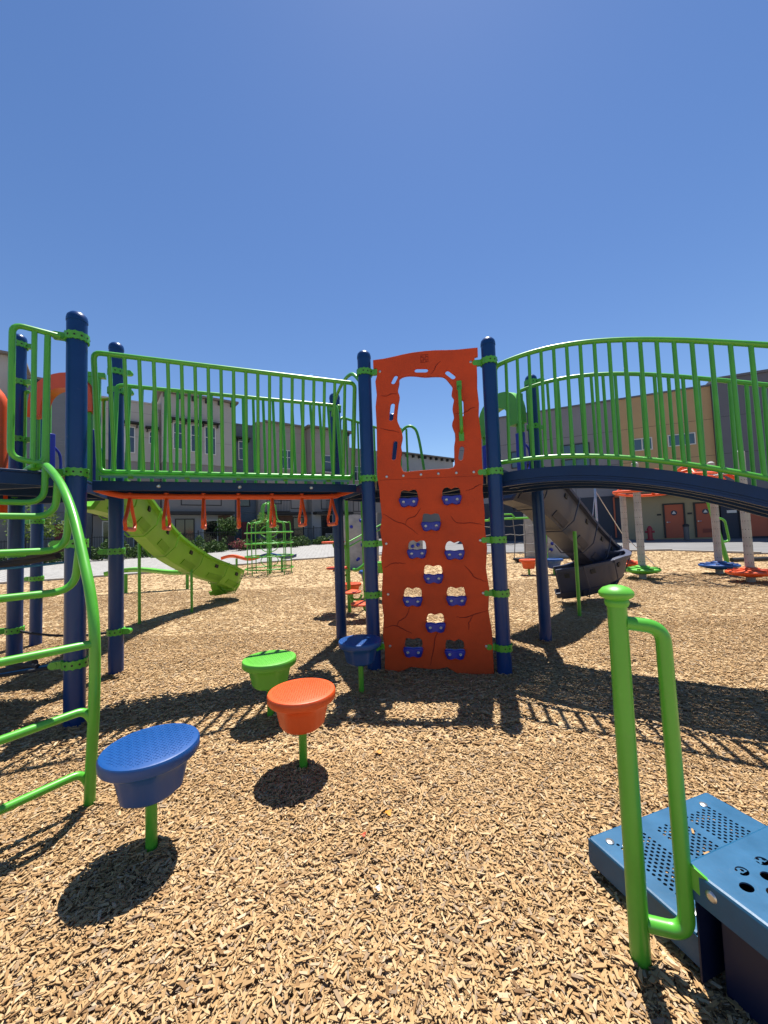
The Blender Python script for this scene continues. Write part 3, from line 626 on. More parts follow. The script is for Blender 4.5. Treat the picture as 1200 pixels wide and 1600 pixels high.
pod((-.845,2.76),.184,.43,LIME,'lime green stepping pod behind the orange one',GR)
pod((-.23,3.13),.172,.43,BLUEP,'blue stepping pod half in shade in front of the blue post by the climbing wall',GR)
GF='far stepping pods'
pod((3.84,10.4),.24,.42,ORANGE,'small far orange stepping pod left of the grey slide',GF)
pod((4.47,10.3),.24,.42,BLUEP,'far blue stepping pod partly behind the grey slide',GF)
pod((-.62,6.9),.17,.40,ORANGE,'orange stepping pod half hidden behind the back post of the wall tower',GF)
pod((-.32,7.6),.22,.55,BLUEP,'blue stepping pod seen left of the post beside the wall',GF)
pod((-.03,7.4),.2,.72,LIME,'tall green stepping pod seen just left of the climbing wall edge',GF)
# ------------------------------------------------ entry steps with handrail
ST=thing('platform_steps','blue perforated metal steps with green tube handrail in the near right corner','steps',(.69,1.17,0))
AX=19.2
def plate(A,lu,ln,z,th,holes,rh,name,label=None):
    """perforated plate: corner A, u along AX, n to the right of it (towards the camera)"""
    f=lambda u,n,zz: vec(*(A+d2(AX)*u+d2(AX-90)*n),zz)
    cu=bpy.data.curves.new('o','CURVE'); cu.dimensions='2D'; cu.fill_mode='BOTH'; cu.extrude=.002; cu.bevel_depth=0
    def s(P):
        q=cu.splines.new('POLY'); q.points.add(len(P)-1)
        for a,b in zip(q.points,P): a.co=(b[0],b[1],0,1)
        q.use_cyclic_u=True
    s([(0,0),(lu,0),(lu,ln),(0,ln)])
    for u,n,r_,e in holes: s([(u+r_*e*math.cos(a),n+r_*math.sin(a)) for a in np.linspace(0,2*math.pi,rh+1)[:-1]])
    o=bpy.data.objects.new('o',cu); COL.objects.link(o); bpy.context.view_layer.update()
    me=bpy.data.meshes.new_from_object(o.evaluated_get(bpy.context.evaluated_depsgraph_get())); bpy.data.objects.remove(o)
    m=MB(); m.add([f(v.co.x,v.co.y,z+v.co.z-.002) for v in me.vertices],[tuple(p.vertices) for p in me.polygons])
    r=.008
    for (u0,n0,u1,n1) in ((0,0,lu,0),(lu,0,lu,ln),(lu,ln,0,ln),(0,ln,0,0)):
        m.tube([f(u0,n0,z-r),f(u1,n1,z-r)],r,8)
    e=.003
    m.slab(lambda a,b,c:f(a,b,c),0-r,lu+r,z-th,z-r,-r,-r+e); m.slab(f,-r,lu+r,z-th,z-r,ln+r-e,ln+r); m.slab(f,-r,-r+e,z-th,z-r,-r+e+.0005,ln+r-e-.0005); m.slab(f,lu+r-e,lu+r,z-th,z-r,-r+e+.0005,ln+r-e-.0005)
    return m.build(name,STEPB,ST,label,smooth=30),f
A1=vec(.721,1.480)
hl=[]
for bu in range(3):
    for i in range(9):
        for j in range(22):
            u=.06+bu*.18+i*.0165; n=.06+j*.0185+(i%2)*.009
            if n>.31: continue
            if bu==1 and (i<1 or j%99==98): continue
            hl.append((u,n,.0058,1))
lo,fS=plate(A1,.64,.358,.13,.09,hl,8,'step','lower blue step plate with small round holes')
for u,n in ((.05,.32),(.045,.04),(.55,.04)):
    m=MB(); m.lathe(fS(u,n,.13),[(.014,0),(.014,.003),(.008,.006)],12); m.build('bolt',STEEL,lo)
for i,(u,n,a) in enumerate(((.30,.20,20),(.42,.26,100),(.36,.12,60))):
    p=fS(u,n,.1335); m=MB(); m.box(p,(.022,.007,.003),a); m.box(p+vec(.012*math.cos(R(a)),.012*math.sin(R(a)),.0001),(.008,.005,.0025),a+20)
    o=m.build('wood_chip',CHIP,None,['small pale wood chip lying left of centre on the lower blue step','pale wood chip nearest the upper step on the lower blue step','pale wood chip near the far edge of the lower blue step'][i],loc=p); o['category']='wood chip'; o['group']='chips on the blue step'
A2=vec(.818,1.132)
hl=[(.11-.045*(j%2)+i*.088,.068+j*.034,.0145,1.25) for i in range(6) for j in range(10)]
hi,fU=plate(A2,.60,.42,.32,.08,hl,16,'step','upper blue step plate with large oval holes')
m=MB(); m.slab(fU,.04,.52,.0,.235,.05,.056); m.slab(fU,.04,.52,.0,.235,.30,.306); m.slab(fU,.034,.04,.0,.235,.056,.30); m.slab(fU,.0,.6,.02,.239,.012,.017)  # legs, then a riser slab added to make the upper step's holes dark
m.build('leg_and_added_riser',mat('deep_blue',(.002,.008,.04),.4),ST)
Rp=vec(.69,1.17); fh=frame(Rp,-18)
m=MB(); m.lathe((*Rp,0),[(.0265,-.3),(.0265,1.04)],24); HR=m.build('handrail',GREEN,ST,smooth=60)
m=MB(); m.lathe((*Rp,1.035),[(.030,0),(.033,.008),(.033,.015),(.030,.02),(.044,.028),(.048,.036),(.046,.043),(.036,.054),(.018,.061),(.002,.063)],32); m.build('mushroom_cap',LIME,HR,smooth=60)
m=MB(); P=fillet([fh(.02,0,.985),fh(.113,0,.975),fh(.117,0,.6),fh(.120,0,.135),fh(.02,0,.135)],.075,8); m.tube(P,.0205,16); m.build('grab_loop',GREEN,HR,smooth=60)
bp=fh(.125,0,.305); e=fU(.0,.06,.285)
m=MB(); dd=e-bp; 
V=[]; F=[]; uu=dd/np.linalg.norm(dd); wv=vec(0,0,1)-uu*uu[2]; wv/=np.linalg.norm(wv); nn=np.cross(uu,wv); L=np.linalg.norm(dd)
pl=[(0,-.03),(L-.0,-.03)]+[(L+.03*math.sin(a),-.03*math.cos(a)) for a in np.linspace(.2,math.pi-.2,8)]+[(L,.03),(0,.03)]
k=len(pl)
for s_ in (-.004,.004):
    for x,y in pl: V.append(bp+uu*x+wv*y+nn*s_)
m.add(V,[tuple(range(k)),tuple(reversed(range(k,2*k)))]+[(i,(i+1)%k,k+(i+1)%k,k+i) for i in range(k)]); m.lathe(bp+uu*L-nn*.006*0,[(.015,-.008),(.015,.008),(.009,.013)],14,1,axis=tuple(-nn if nn[1]>0 else nn)); m.build('bracket',[GREEN,STEEL],HR,bevel=.001)
# ------------------------------------------------ background play equipment
def simple(name,label,cat,p,parts,group=None):
    t=thing(name,label,cat,(*p,gz(*p)),group)
    for nm,mb,mt in parts: mb.build(nm,mt,t,smooth=50)
    return t
# cage climber with green hoops
c0=vec(-4.0,13.3); m=MB(); z0=gz(*c0); rg=MB(); hp=MB(); ct=MB()
ct.lathe((*c0,z0),[(.045,-.1),(.045,2.5)],12)
for k in range(8):
    a=2*math.pi*k/8+.2; x,y=c0[0]+.72*math.cos(a),c0[1]+.72*math.sin(a)
    m.tube(catmull([(x,y,z0-.1),(x,y,z0+1.6),(c0[0]+.6*math.cos(a),c0[1]+.6*math.sin(a),z0+1.75),(c0[0]+.3*math.cos(a),c0[1]+.3*math.sin(a),z0+1.85),(c0[0]+.22*math.cos(a),c0[1]+.22*math.sin(a),z0+2.35),(c0[0]+.02*math.cos(a),c0[1]+.02*math.sin(a),z0+2.45)],5),.018,8)
for zz in (.2,.62,1.05,1.42):
    rg.tube([(c0[0]+.8*math.cos(a),c0[1]+.8*math.sin(a),z0+zz) for a in np.linspace(0,2*math.pi,25)[:-1]],.022,8,closed=True)
for zz in (.45,.95,1.45): hp.tube([(c0[0]+.30*math.cos(a),c0[1],z0+zz+.2*math.sin(a)) for a in np.linspace(0,2*math.pi,21)[:-1]],.015,8,closed=True)
simple('cage_climber','round green tube cage climber standing before the far path','climber',c0,[('centre_pole',ct,GREEN),('upright_frame',m,GREEN),('ring_frame',rg,GREEN),('hoop',hp,GREEN)])
# wavy balance beams
def wavy(p,ang,L,cols,label,h=.55):
    t=thing('balance_beam',label,'balance beam',(*p,gz(*p)),'wavy balance beams'); z=gz(*p)+h; f=frame(p,ang); n=24
    for ci,mt in enumerate(cols):
        a,b=L*ci/len(cols),L*(ci+1)/len(cols); m=MB(); V=[]; F=[]
        for i in range(n+1):
            u=a+(b-a)*i/n; wv=.07*math.sin(u/L*len(cols)*2*math.pi); wd=.05+.10*math.sin(math.pi*(i+.01)/(n+.02))
            for nn,zz in ((-wd,0),(wd,0),(wd,-.05),(0,-.11),(-wd,-.05)): V.append(f(u,nn,z+wv+zz))
        for i in range(n):
            for k in range(5): F.append((i*5+k,i*5+(k+1)%5,i*5+5+(k+1)%5,i*5+5+k))
        F+=[(4,3,2,1,0),tuple(n*5+k for k in range(5))]; m.add(V,F); m.build('beam_segment',mt,t)
    for q in (.2,.8):
        m=MB(); P=f(L*q,0,0); m.lathe((P[0],P[1],z-h),[(.04,-.1),(.04,h-.08)],10); m.build('leg',GREEN,t)
wavy((-7.0,9.6),14,2.35,[LIME],'green wavy balance beam between the back post and the green slide',.55)
wavy((-5.8,13.6),9,2.6,[ORANGE,BLUEP],'orange and blue wavy balance beam ending at the cage climber',.62)
# orange disc step climber
q0=vec(-.55,5.9); t=thing('step_climber','green bent pole climber with thin orange steps behind the wall tower','climber',(*q0,0))
m=MB(); m.tube(fillet([(-.62,6.35,-.1),(-.62,6.35,.1),(-.62,6.35,2.0),(-.42,6.3,2.05)],.15,5),.03,10); m.tube(catmull([(-.36,6.1,2.0),(-.28,6.1,1.95),(-.27,6.1,1.4),(-.27,6.1,.9),(-.42,6.1,.72),(-.52,6.2,.7)],5),.028,10)
m.tube([(-.38,6.5,-.1),(-.38,6.5,1.9)],.013,8); m.build('pole',GREEN,t)
for (x,y,z) in ((-.5,6.2,1.95),(-.85,6.3,1.15),(-.8,6.4,.72),(-.60,6.2,.35),(-.35,5.7,.25)):
    m=MB(); m.lathe((x,y,z),[(.16,-.015),(.19,-.01),(.19,.01),(.17,.016)],20); m.tube(catmull([(x,y,z),(x+.03,y,z-.1),(x+.15,y,z-.12),(x+.2,y,z-.05)],4),.018,8,m=1); m.build('step_plate',[ORANGE,GREEN],t)
# boulders / climbing rocks
def rock(p,w,d,h,ang,label,holds=9):
    t=thing('climbing_rock',label,'climbing wall',(*p,gz(*p)),'grey climbing boulders'); z=gz(*p); f=frame(p,ang); bm=bmesh.new(); bmesh.ops.create_cube(bm,size=1); bmesh.ops.subdivide_edges(bm,edges=bm.edges[:],cuts=7,use_grid_fill=True)
    g=random.Random(hash(label)%99 if False else len(label)); ph=[g.uniform(0,6) for _ in range(6)]
    for v in bm.verts:
        x,y,zz=v.co; n=.05*math.sin(x*9+ph[0])+.04*math.sin(zz*11+ph[1]+x*5)+.03*math.sin(x*17+ph[2])*math.cos(zz*19+ph[3])
        tp=max(0,zz)*.25; P=f(x*w*(1-tp*.3)+n*.4,y*d*(1-tp)+n*(1 if y<0 else -1)*-.6,z+(zz+.5)*h+(n if zz>.3 else 0)); v.co=Vector(P)-t.location
    me=bpy.data.meshes.new('boulder'); bm.to_mesh(me); bm.free(); me.materials.append(ROCK); me.polygons.foreach_set('use_smooth',[True]*len(me.polygons)); me.set_sharp_from_angle(angle=R(28))
    o=bpy.data.objects.new('boulder',me); COL.objects.link(o); o.parent=t
    for k in range(holds):
        m=MB(); u=g.uniform(-.4,.4)*w; zz=g.uniform(.12,.9)*h; m.lathe(f(u,-d/2*(1-max(0,zz/h-.5)*.25)-.02,z+zz),[(.07,-.03),(.06,.03),(.02,.06)],8,axis=tuple(f(0,-1,0)-f(0,0,0))); m.build('handhold',HOLD,t,smooth=60)
    return t
rock((-1.0,14.2),1.45,.7,1.95,6,'grey moulded climbing boulder left of the climbing wall behind the blue post')
rock((.75,13.6),1.2,.7,1.6,-5,'lower grey climbing boulder glimpsed beside the climbing wall edge',7)
rock((6.6,15.6),1.7,.8,1.9,12,'grey moulded climbing boulder behind the dark grey slide',8)
# stair handrails near the boulder
m=MB()
for dz in (0,.12): m.tube([(-.98,9.5,.92+dz),(.6,11.5,1.75+dz)],.018,8); 
for x,y,h in ((-.98,9.5,.95),(-.3,10.4,1.4),(.6,11.5,1.9)): m.tube([(x,y,-.1),(x,y,h)],.02,8)
simple('ramp_handrail','pair of thin green sloping handrails before the grey boulder','handrail',(-.98,9.5),[('rail',m,GREEN)])
# rope net frame at the right
t=thing('net_climber','green framed rope net climber left of the grey slide, far back','climber',(5.0,14.5,gz(5,14.5))); z=gz(5,14.5)
m=MB(); m.tube(fillet([(3.4,14.3,z-.1),(3.4,14.3,z+1.55),(4.6,14.4,z+1.62),(6.1,14.6,z+1.62)],.1,4),.04,8)
m.tube(fillet([(3.9,14.3,z+1.6),(4.0,14.3,z+1.78),(4.8,14.4,z+1.78),(4.9,14.4,z+1.62)],.06,4),.03,8); m.tube([(6.1,14.6,z-.1),(6.1,14.6,z+1.62)],.04,8); m.build('frame',LIME,t)
m=MB()
for i in range(7):
    x=3.6+i*.4; m.tube([(x,14.35,z+1.58),(x+.05,14.35,z+.9),(x-.02,14.35,z+.12)],.016,6)
for k in range(4):
    zz=z+.3+k*.34; m.tube([(3.55+.37*j,14.35,zz+.05*((j+k)%2)) for j in range(8)],.014,6)
m.build('net',ROPEG,t); m=MB(); m.lathe((5.0,14.3,z+.08),[(.2,-.05),(.28,.0),(.28,.06)],16); m.build('foot_disc',DARK,t)
# hanging tube spinner
SPc=vec(7.0,9.2); t=thing('rotating_climber','orange ringed rotating frame from which pale perforated tubes with coloured discs hang','rotating climber',(*SPc,0)); zz=0
m=MB(); m.lathe((*SPc,2.32),[(.95,-.03),(1.0,0),(.95,.03)],32,caps=False)
for rr,zr in ((.95,2.22),(1.3,2.05),(.7,2.3)):
    m.tube([(SPc[0]+rr*math.cos(a),SPc[1]+rr*.9*math.sin(a),zr+.03*math.sin(3*a)) for a in np.linspace(0,2*math.pi,33)[:-1]],.032,8,closed=True)
for k in range(6):
    a=k*math.pi/3+.3; m.tube(catmull([(SPc[0]+.1*math.cos(a),SPc[1]+.1*math.sin(a),2.45),(SPc[0]+.7*math.cos(a),SPc[1]+.65*math.sin(a),2.5),(SPc[0]+1.3*math.cos(a),SPc[1]+1.2*math.sin(a),2.05)],5),.04,8)
m.build('ring_frame',ORANGE,t,smooth=60)
PERF=mat('perforated_tube',(.40,.40,.395),.8,.3,3,.4,40)
for i,((x,y),mt,lb,hh,disc) in enumerate((((6.55,10.5),ORANGE,'tube with orange foot disc at the left',2.35,.36),((5.92,8.95),LIME,'tube with green foot disc nearest the slide',2.30,.37),((8.0,9.3),BLUEP,'tube with blue foot disc',2.3,.40),((7.42,7.9),ORANGE,'tube with orange foot disc at the frame edge',2.35,.40))):
    hh=2.68; m=MB(); m.lathe((x,y,0),[(.075,-.1),(.075,hh),(.03,hh+.04)],24)
    for r_ in range(11):
        for k in range(10):
            a=2*math.pi*k/10; m.lathe((x+.075*math.cos(a),y+.075*math.sin(a),.40+r_*.17),[(.008,-.001),(.008,.001)],6,1,axis=(math.cos(a),math.sin(a),0))
    o=m.build('hanging_tube',[PERF,DARK],t,lb,smooth=40)
    m=MB(); n=8; m.lathe((x,y,.18),[(.12,-.07),(disc-.04,-.02),(disc,.02),(disc-.01,.05),(.16,.07),(.15,.11),(.10,.13)],24)
    for k in range(n):
        a=2*math.pi*k/n; m.box((x+.22*math.cos(a),y+.22*math.sin(a),.245),(.26,.06,.035),math.degrees(a))
    m.build('foot_disc',mt,o,bevel=.006)
    m=MB(); m.tube([(x,y,2.3),(x+(SPc[0]-x)*.45,y+(SPc[1]-y)*.45,2.25)],.02,6); m.build('hanger',STEEL,o)
# tall pale mast beside it with chains
mst=thing('cable_mast','slim pale mast with steel cables right of the grey slide','cable mast',(6.3,11.3,0))
m=MB(); m.lathe((6.25,11.3,0),[(.03,-.1),(.03,2.35),(.01,2.38)],12); mm=m.build('mast',STEEL,mst)
m=MB()
for a,b in (((6.25,11.3,2.3),(5.85,11.0,.75)),((6.25,11.3,2.3),(6.15,11.2,.55)),((6.25,11.3,2.3),(6.9,11.2,1.0)),((5.85,11.0,.75),(6.15,11.2,.55)),((6.9,11.2,1.0),(7.5,10.8,.1)),((6.15,11.2,.55),(6.9,11.2,.6))): m.tube([a,b],.012,6)
m.build('cable',STEEL,mst)
# green leaning frame with handle + rubber bar far right
t=thing('balance_bridge','low dark roller bar between green leaning posts at the right edge','balance bridge',(8.3,9.9,0))
for x,y,tx in ((8.75,9.9,-.35),(7.95,7.4,-.35)):
    m=MB(); m.tube([(x,y,-.1),(x+tx*.1,y,.3),(x+tx,y+.1,2.1)],.055,10); f=[(x+tx*.33,y,.72),(x+tx*.33+.2,y,.74),(x+tx*.55+.2,y,1.3),(x+tx*.62,y,1.36)]; m.tube(fillet(f,.1,5),.028,8); m.build('leaning_post',GREEN,t,smooth=60)
m=MB(); m.tube([(8.85,9.9,.26),(11.6,10.0,.24)],.06,10); m.build('roller_bar',DARK,t); m=MB(); m.lathe((11.3,10,0),[(.04,-.1),(.04,.3)],10); m.build('leg',GREEN,t)
# ------------------------------------------------ buildings
def wall_mat(name,col,var=.1): return mat(name,col,.85,var,.8,.25,14)
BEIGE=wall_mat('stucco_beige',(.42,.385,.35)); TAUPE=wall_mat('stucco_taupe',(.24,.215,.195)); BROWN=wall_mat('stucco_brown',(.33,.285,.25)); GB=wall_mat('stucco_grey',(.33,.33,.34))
SID=siding_mat('siding_blue_grey',(.10,.13,.17)); SIDG=siding_mat('siding_grey',(.17,.18,.20)); TRIM=mat('trim_dark',(.02,.018,.016),.6); WHITE=mat('frame_white',(.62,.60,.56),.5)
BRICK=mat('brick_dark',(.16,.085,.06),.85,.35,4,.4,30); ROOFT=mat('roof_fascia',(.20,.165,.135),.8); REDD=mat('door_red',(.20,.02,.025),.5)
def glass(name,col):
    m=mat(name,col,.06,.35,.35); p=m.node_tree.nodes['Principled BSDF']; p.inputs['Specular IOR Level'].default_value=.8; return m
GL=glass('window_glass',(.045,.065,.09)); GLD=glass('window_glass_dark',(.012,.014,.018)); GLB=glass('window_glass_blue',(.05,.10,.14))
def window(f,u0,u1,z0,z1,parent,n=0,cols=1,rows=2,gl=GL,fc=WHITE,t=.07,sill=True):
    m=MB(); a=.03
    m.slab(f,u0-t,u1+t,z1,z1+t,n-.05,n+a); m.slab(f,u0-t,u1+t,z0-t,z0,n-.05,n+a); m.slab(f,u0-t,u0,z0,z1,n-.05,n+a-.002); m.slab(f,u1,u1+t,z0,z1,n-.05,n+a-.002)
    for i in range(1,cols): u=u0+(u1-u0)*i/cols; m.slab(f,u-.03,u+.03,z0,z1,n-.04,n+a)
    for i in range(1,rows): z=z0+(z1-z0)*(.62 if rows==2 else i/rows); m.slab(f,u0,u1,z-.025,z+.025,n-.035,n+a-.001)
    w=m.build('window',fc,parent,smooth=0)
    g=MB(); g.slab(f,u0,u1,z0,z1,n-.012,n+.004); g.build('pane',gl,w,smooth=0); return w
AL=vec(-17.54,28); angL=math.degrees(math.atan2(.6,.8)); fB=lambda u,n,z: vec(*(AL+vec(.8,.6)*u+vec(-.6,.8)*n),z)
AP=thing('apartment_building','three storey beige and blue-grey apartment row with dark overhanging roofs behind the left fence','building',(*AL,0))
def block(s0,s1,zt,n0,mu,ml,mg,zb1=7.1,zb0=3.4,roof=None,par=.25,dp=9):
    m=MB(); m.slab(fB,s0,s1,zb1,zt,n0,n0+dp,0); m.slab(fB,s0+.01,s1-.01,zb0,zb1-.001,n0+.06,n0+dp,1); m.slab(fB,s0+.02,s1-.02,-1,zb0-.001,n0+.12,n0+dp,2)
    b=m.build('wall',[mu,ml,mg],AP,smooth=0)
    m=MB()
    if roof:
        m.slab(fB,s0-roof,s1+roof,zt+.002,zt+.16,n0-roof,n0+dp,1)
        for k in range(int((s1-s0)/1.0)+1):
            u=s0+.2+k*(s1-s0-.4)/max(1,int((s1-s0)/1.0)); m.slab(fB,u-.09,u+.09,zt-.32,zt,n0-roof*.8,n0-.003)
        m.build('roof',[TRIM,ROOFT],b,smooth=0)
    else:
        m.slab(fB,s0-.05,s1+.05,zt+.002,zt+.12,n0-.07,n0+dp); m.build('parapet',mu,b,smooth=0)
    return b
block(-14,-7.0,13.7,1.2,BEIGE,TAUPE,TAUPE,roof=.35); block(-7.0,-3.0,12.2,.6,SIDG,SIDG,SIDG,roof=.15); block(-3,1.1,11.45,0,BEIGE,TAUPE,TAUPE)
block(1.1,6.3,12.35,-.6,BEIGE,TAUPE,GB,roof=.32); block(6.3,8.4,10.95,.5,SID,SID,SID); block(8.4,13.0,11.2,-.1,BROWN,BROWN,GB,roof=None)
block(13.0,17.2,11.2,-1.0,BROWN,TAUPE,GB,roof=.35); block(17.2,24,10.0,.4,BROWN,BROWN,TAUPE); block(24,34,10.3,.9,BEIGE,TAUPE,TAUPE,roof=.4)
m=MB()
for a,b,n in ((-2.98,1.08,0),(1.12,6.28,-.6),(8.42,12.98,-.1),(13.02,17.18,-1.0)):
    m=MB()
    for z in (8.9,10.7): m.slab(fB,a,b,z,z+.025,n-.006,n+.02)
    for z in (5.0,): m.slab(fB,a,b,z,z+.025,n+.054,n+.08)
    m.build('wall_joint',TAUPE,AP,smooth=0)
for u,n in ((1.0,-.07),(8.55,-.17),(12.9,-.17),(-2.9,-.07)):
    m=MB(); m.tube([fB(u,n,11.0),fB(u,n,3.4)],.045,8); m.slab(fB,u-.09,u+.09,10.9,11.15,n-.06,n+.04); m.build('downpipe',TAUPE,AP)
m=MB(); m.slab(fB,9.0,12.6,11.33,11.5,-.35,4); m.build('roof',ROOFT,AP,smooth=0)
for (a,b,z0,z1,n,c,r_) in ((-1.12,-.6,7.75,9.55,0,1,2),(.38,.64,8.55,9.35,0,1,2),(1.9,2.5,8.2,10.1,-.6,1,2),(3.1,3.75,8.1,10.1,-.6,1,2),(4.1,4.8,8.0,10.1,-.6,1,2),(7.0,7.6,8.0,9.5,.5,1,2),(10.6,11.6,7.4,9.0,-.1,2,2),(14.3,15.1,7.2,8.7,-1,1,2),(15.8,16.5,7.2,8.7,-1,1,2),(-8,-7.0,8.6,10.4,1.2,2,2),(-11,-10,8.6,10.4,1.2,2,2),(18.4,19.4,6.8,8.2,.4,2,2),(26,27,7,8.4,.9,2,2)):
    window(fB,a,b,z0,z1,AP,n-.01,c,r_)
    if z1>9: m=MB(); m.slab(fB,a-.3,b+.3,z1+.25,z1+.36,n-.5,n-.002); [m.slab(fB,q,q+.06,z1+.0,z1+.25,n-.4,n-.002) for q in (a-.2,b+.14)]; m.build('awning',TRIM,AP,smooth=0)
for (a,b,z0,z1,n,c) in ((2.4,5.2,3.95,4.75,-.55,1),(7.0,7.8,4.0,4.9,.5,1),(9.2,10.4,4.2,5.6,-.05,2),(11.4,12.4,3.8,5.6,-.05,1),(14.0,15.6,3.7,5.4,-.95,2),(-1.8,-.4,4.2,5.6,.05,2),(18.4,19.6,3.6,5.2,.45,2),(-4.6,-3.6,4.2,5.8,.65,1),(-9,-7,4.2,5.8,1.25,2)):
    window(fB,a,b,z0,z1,AP,n+.045,c,2,GLD,TRIM)
for (a,b,z0,z1,n,c) in ((-2.4,-1.4,.4,2.7,.1,1),(-.6,.4,.5,2.7,.1,1),(2.0,3.2,1.2,2.8,-.5,2),(3.9,4.9,.4,2.7,-.5,1),(9.2,9.9,1.2,2.9,0,1),(11.6,12.5,1.0,2.9,0,1),(14.0,15.0,.6,3.0,-.9,1),(15.6,16.4,1.2,2.9,-.9,1),(18.5,19.4,.5,2.7,.5,1),(-4.6,-3.5,.4,2.8,.7,1),(-7,-6,.4,2.7,1.3,1),(-9.5,-8.3,.8,2.7,1.3,2)):
    window(fB,a,b,z0,z1,AP,n+.0,c,1,GLD,WHITE if int(a*3)%2 else TRIM)
for a,b,n in ((-3.0,1.1,-1.0),(1.3,6.1,-1.3),(8.6,12.9,-.9),(13.1,17.0,-1.7)):
    m=MB(); m.slab(fB,a,b,3.15,3.38,n,n+1.0); m.build('canopy',TRIM,AP,smooth=0)
for a,b in ((-2.6,-.2),(9.0,10.9),(14,16)):
    m=MB(); m.slab(fB,a,b,3.40,3.45,-1.9 if a>13 else -1.0,0)
    for k in range(int((b-a)/.14)+1): u=a+k*.14; m.tube([fB(u,-1.85 if a>13 else -.95,3.45),fB(u,-1.85 if a>13 else -.95,4.4)],.015,4)
    m.tube([fB(a,-1.85 if a>13 else -.95,4.4),fB(b,-1.85 if a>13 else -.95,4.4)],.03,4); m.build('balcony',TRIM,AP,smooth=0)
for q in ((-5.0,-3.9,.3,2.6,.55,.68),(7.1,7.9,.4,2.6,.4,.62)):
    m=MB(); m.slab(fB,*q); m.build('door',REDD,AP,smooth=0)
for q in ((9.95,11.5,.4,3.1,-.06,.1),(16.5,17.1,.4,3.1,-.96,-.5),(5.0,6.2,.4,3.1,-.62,-.3)):
    m=MB(); m.slab(fB,*q); m.build('brick_facing',BRICK,AP,smooth=0)
# farther building seen through the wall's window
A2b=vec(5.5,62); f2=frame(A2b,20)
t=thing('apartment_building','distant flat roofed beige building seen through the climbing wall window','building',(*A2b,0)); 
m=MB(); m.slab(f2,-14,2.0,-1,13.2,0,12); b=m.build('wall',BEIGE,t,smooth=0); m=MB(); m.slab(f2,-14.6,2.6,13.2,13.6,-.6,12); [m.slab(f2,-14+k*1.5,-13.7+k*1.5,12.7,13.2,-.5,-.01) for k in range(11)]; m.build('roof',TRIM,b,smooth=0)
for k in range(5): window(f2,-12.5+k*2.9,-11.2+k*2.9,9.6,11.4,t,-.01,1,2)
# school building at the right
DR=vec(15.708,25); fR=lambda u,n,z: vec(*(DR+vec(.905,-.425)*u+vec(.425,.905)*n),z)
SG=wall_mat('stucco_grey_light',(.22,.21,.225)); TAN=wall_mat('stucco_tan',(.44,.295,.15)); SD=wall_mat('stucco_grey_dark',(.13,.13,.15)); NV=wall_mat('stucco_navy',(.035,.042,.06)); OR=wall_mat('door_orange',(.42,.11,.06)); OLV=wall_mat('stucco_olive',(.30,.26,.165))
SB_=thing('school_building','large grey and tan stucco building with flat roof and orange doors behind the arched bridge','building',(*DR,0))
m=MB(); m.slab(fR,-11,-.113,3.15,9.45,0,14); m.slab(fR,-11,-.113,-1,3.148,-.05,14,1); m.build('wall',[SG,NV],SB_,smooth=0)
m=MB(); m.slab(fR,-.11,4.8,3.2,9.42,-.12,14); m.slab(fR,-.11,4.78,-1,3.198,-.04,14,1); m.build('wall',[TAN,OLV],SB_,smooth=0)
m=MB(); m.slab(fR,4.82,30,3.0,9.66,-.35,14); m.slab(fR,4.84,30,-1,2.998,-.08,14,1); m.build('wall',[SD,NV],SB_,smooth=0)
m=MB(); m.slab(fR,-11.1,-.1,9.452,9.56,-.08,14); m.slab(fR,-.09,4.83,9.422,9.52,-.2,14.1); m.slab(fR,4.84,30,9.662,9.8,-.45,14.1); m.build('parapet_cap',SD,SB_,smooth=0)
m=MB()
for z in (5.2,7.4): m.slab(fR,-11,-.12,z,z+.02,-.004,.01); m.slab(fR,-.1,4.79,z,z+.02,-.124,-.1); m.slab(fR,4.85,30,z,z+.02,-.354,-.3)
for u in (-8.4,-5.6,-2.8): m.slab(fR,u,u+.02,3.2,9.4,-.004,.01)
for u in (10,16): m.slab(fR,u,u+.02,3.2,9.6,-.354,-.3)
m.build('wall_joint',TRIM,SB_,smooth=0)
for u0,u1,z0,z1,n,c in ((.66,1.64,5.98,6.66,-.13,2),(2.56,3.84,6.03,6.66,-.13,2),(-3.55,-1.86,6.0,6.82,-.01,2),(-6.85,-6.3,5.66,6.78,-.01,1)):
    window(fR,u0,u1,z0,z1,SB_,n-.01,c,1,GLB,WHITE if n<-.1 else TRIM,.06)
window(fR,-3.55,-1.86,4.95,5.8,SB_,-.02,2,1,GLB,TRIM,.06)
def letters(m,f,u,z,txt,s,n,mi): pass
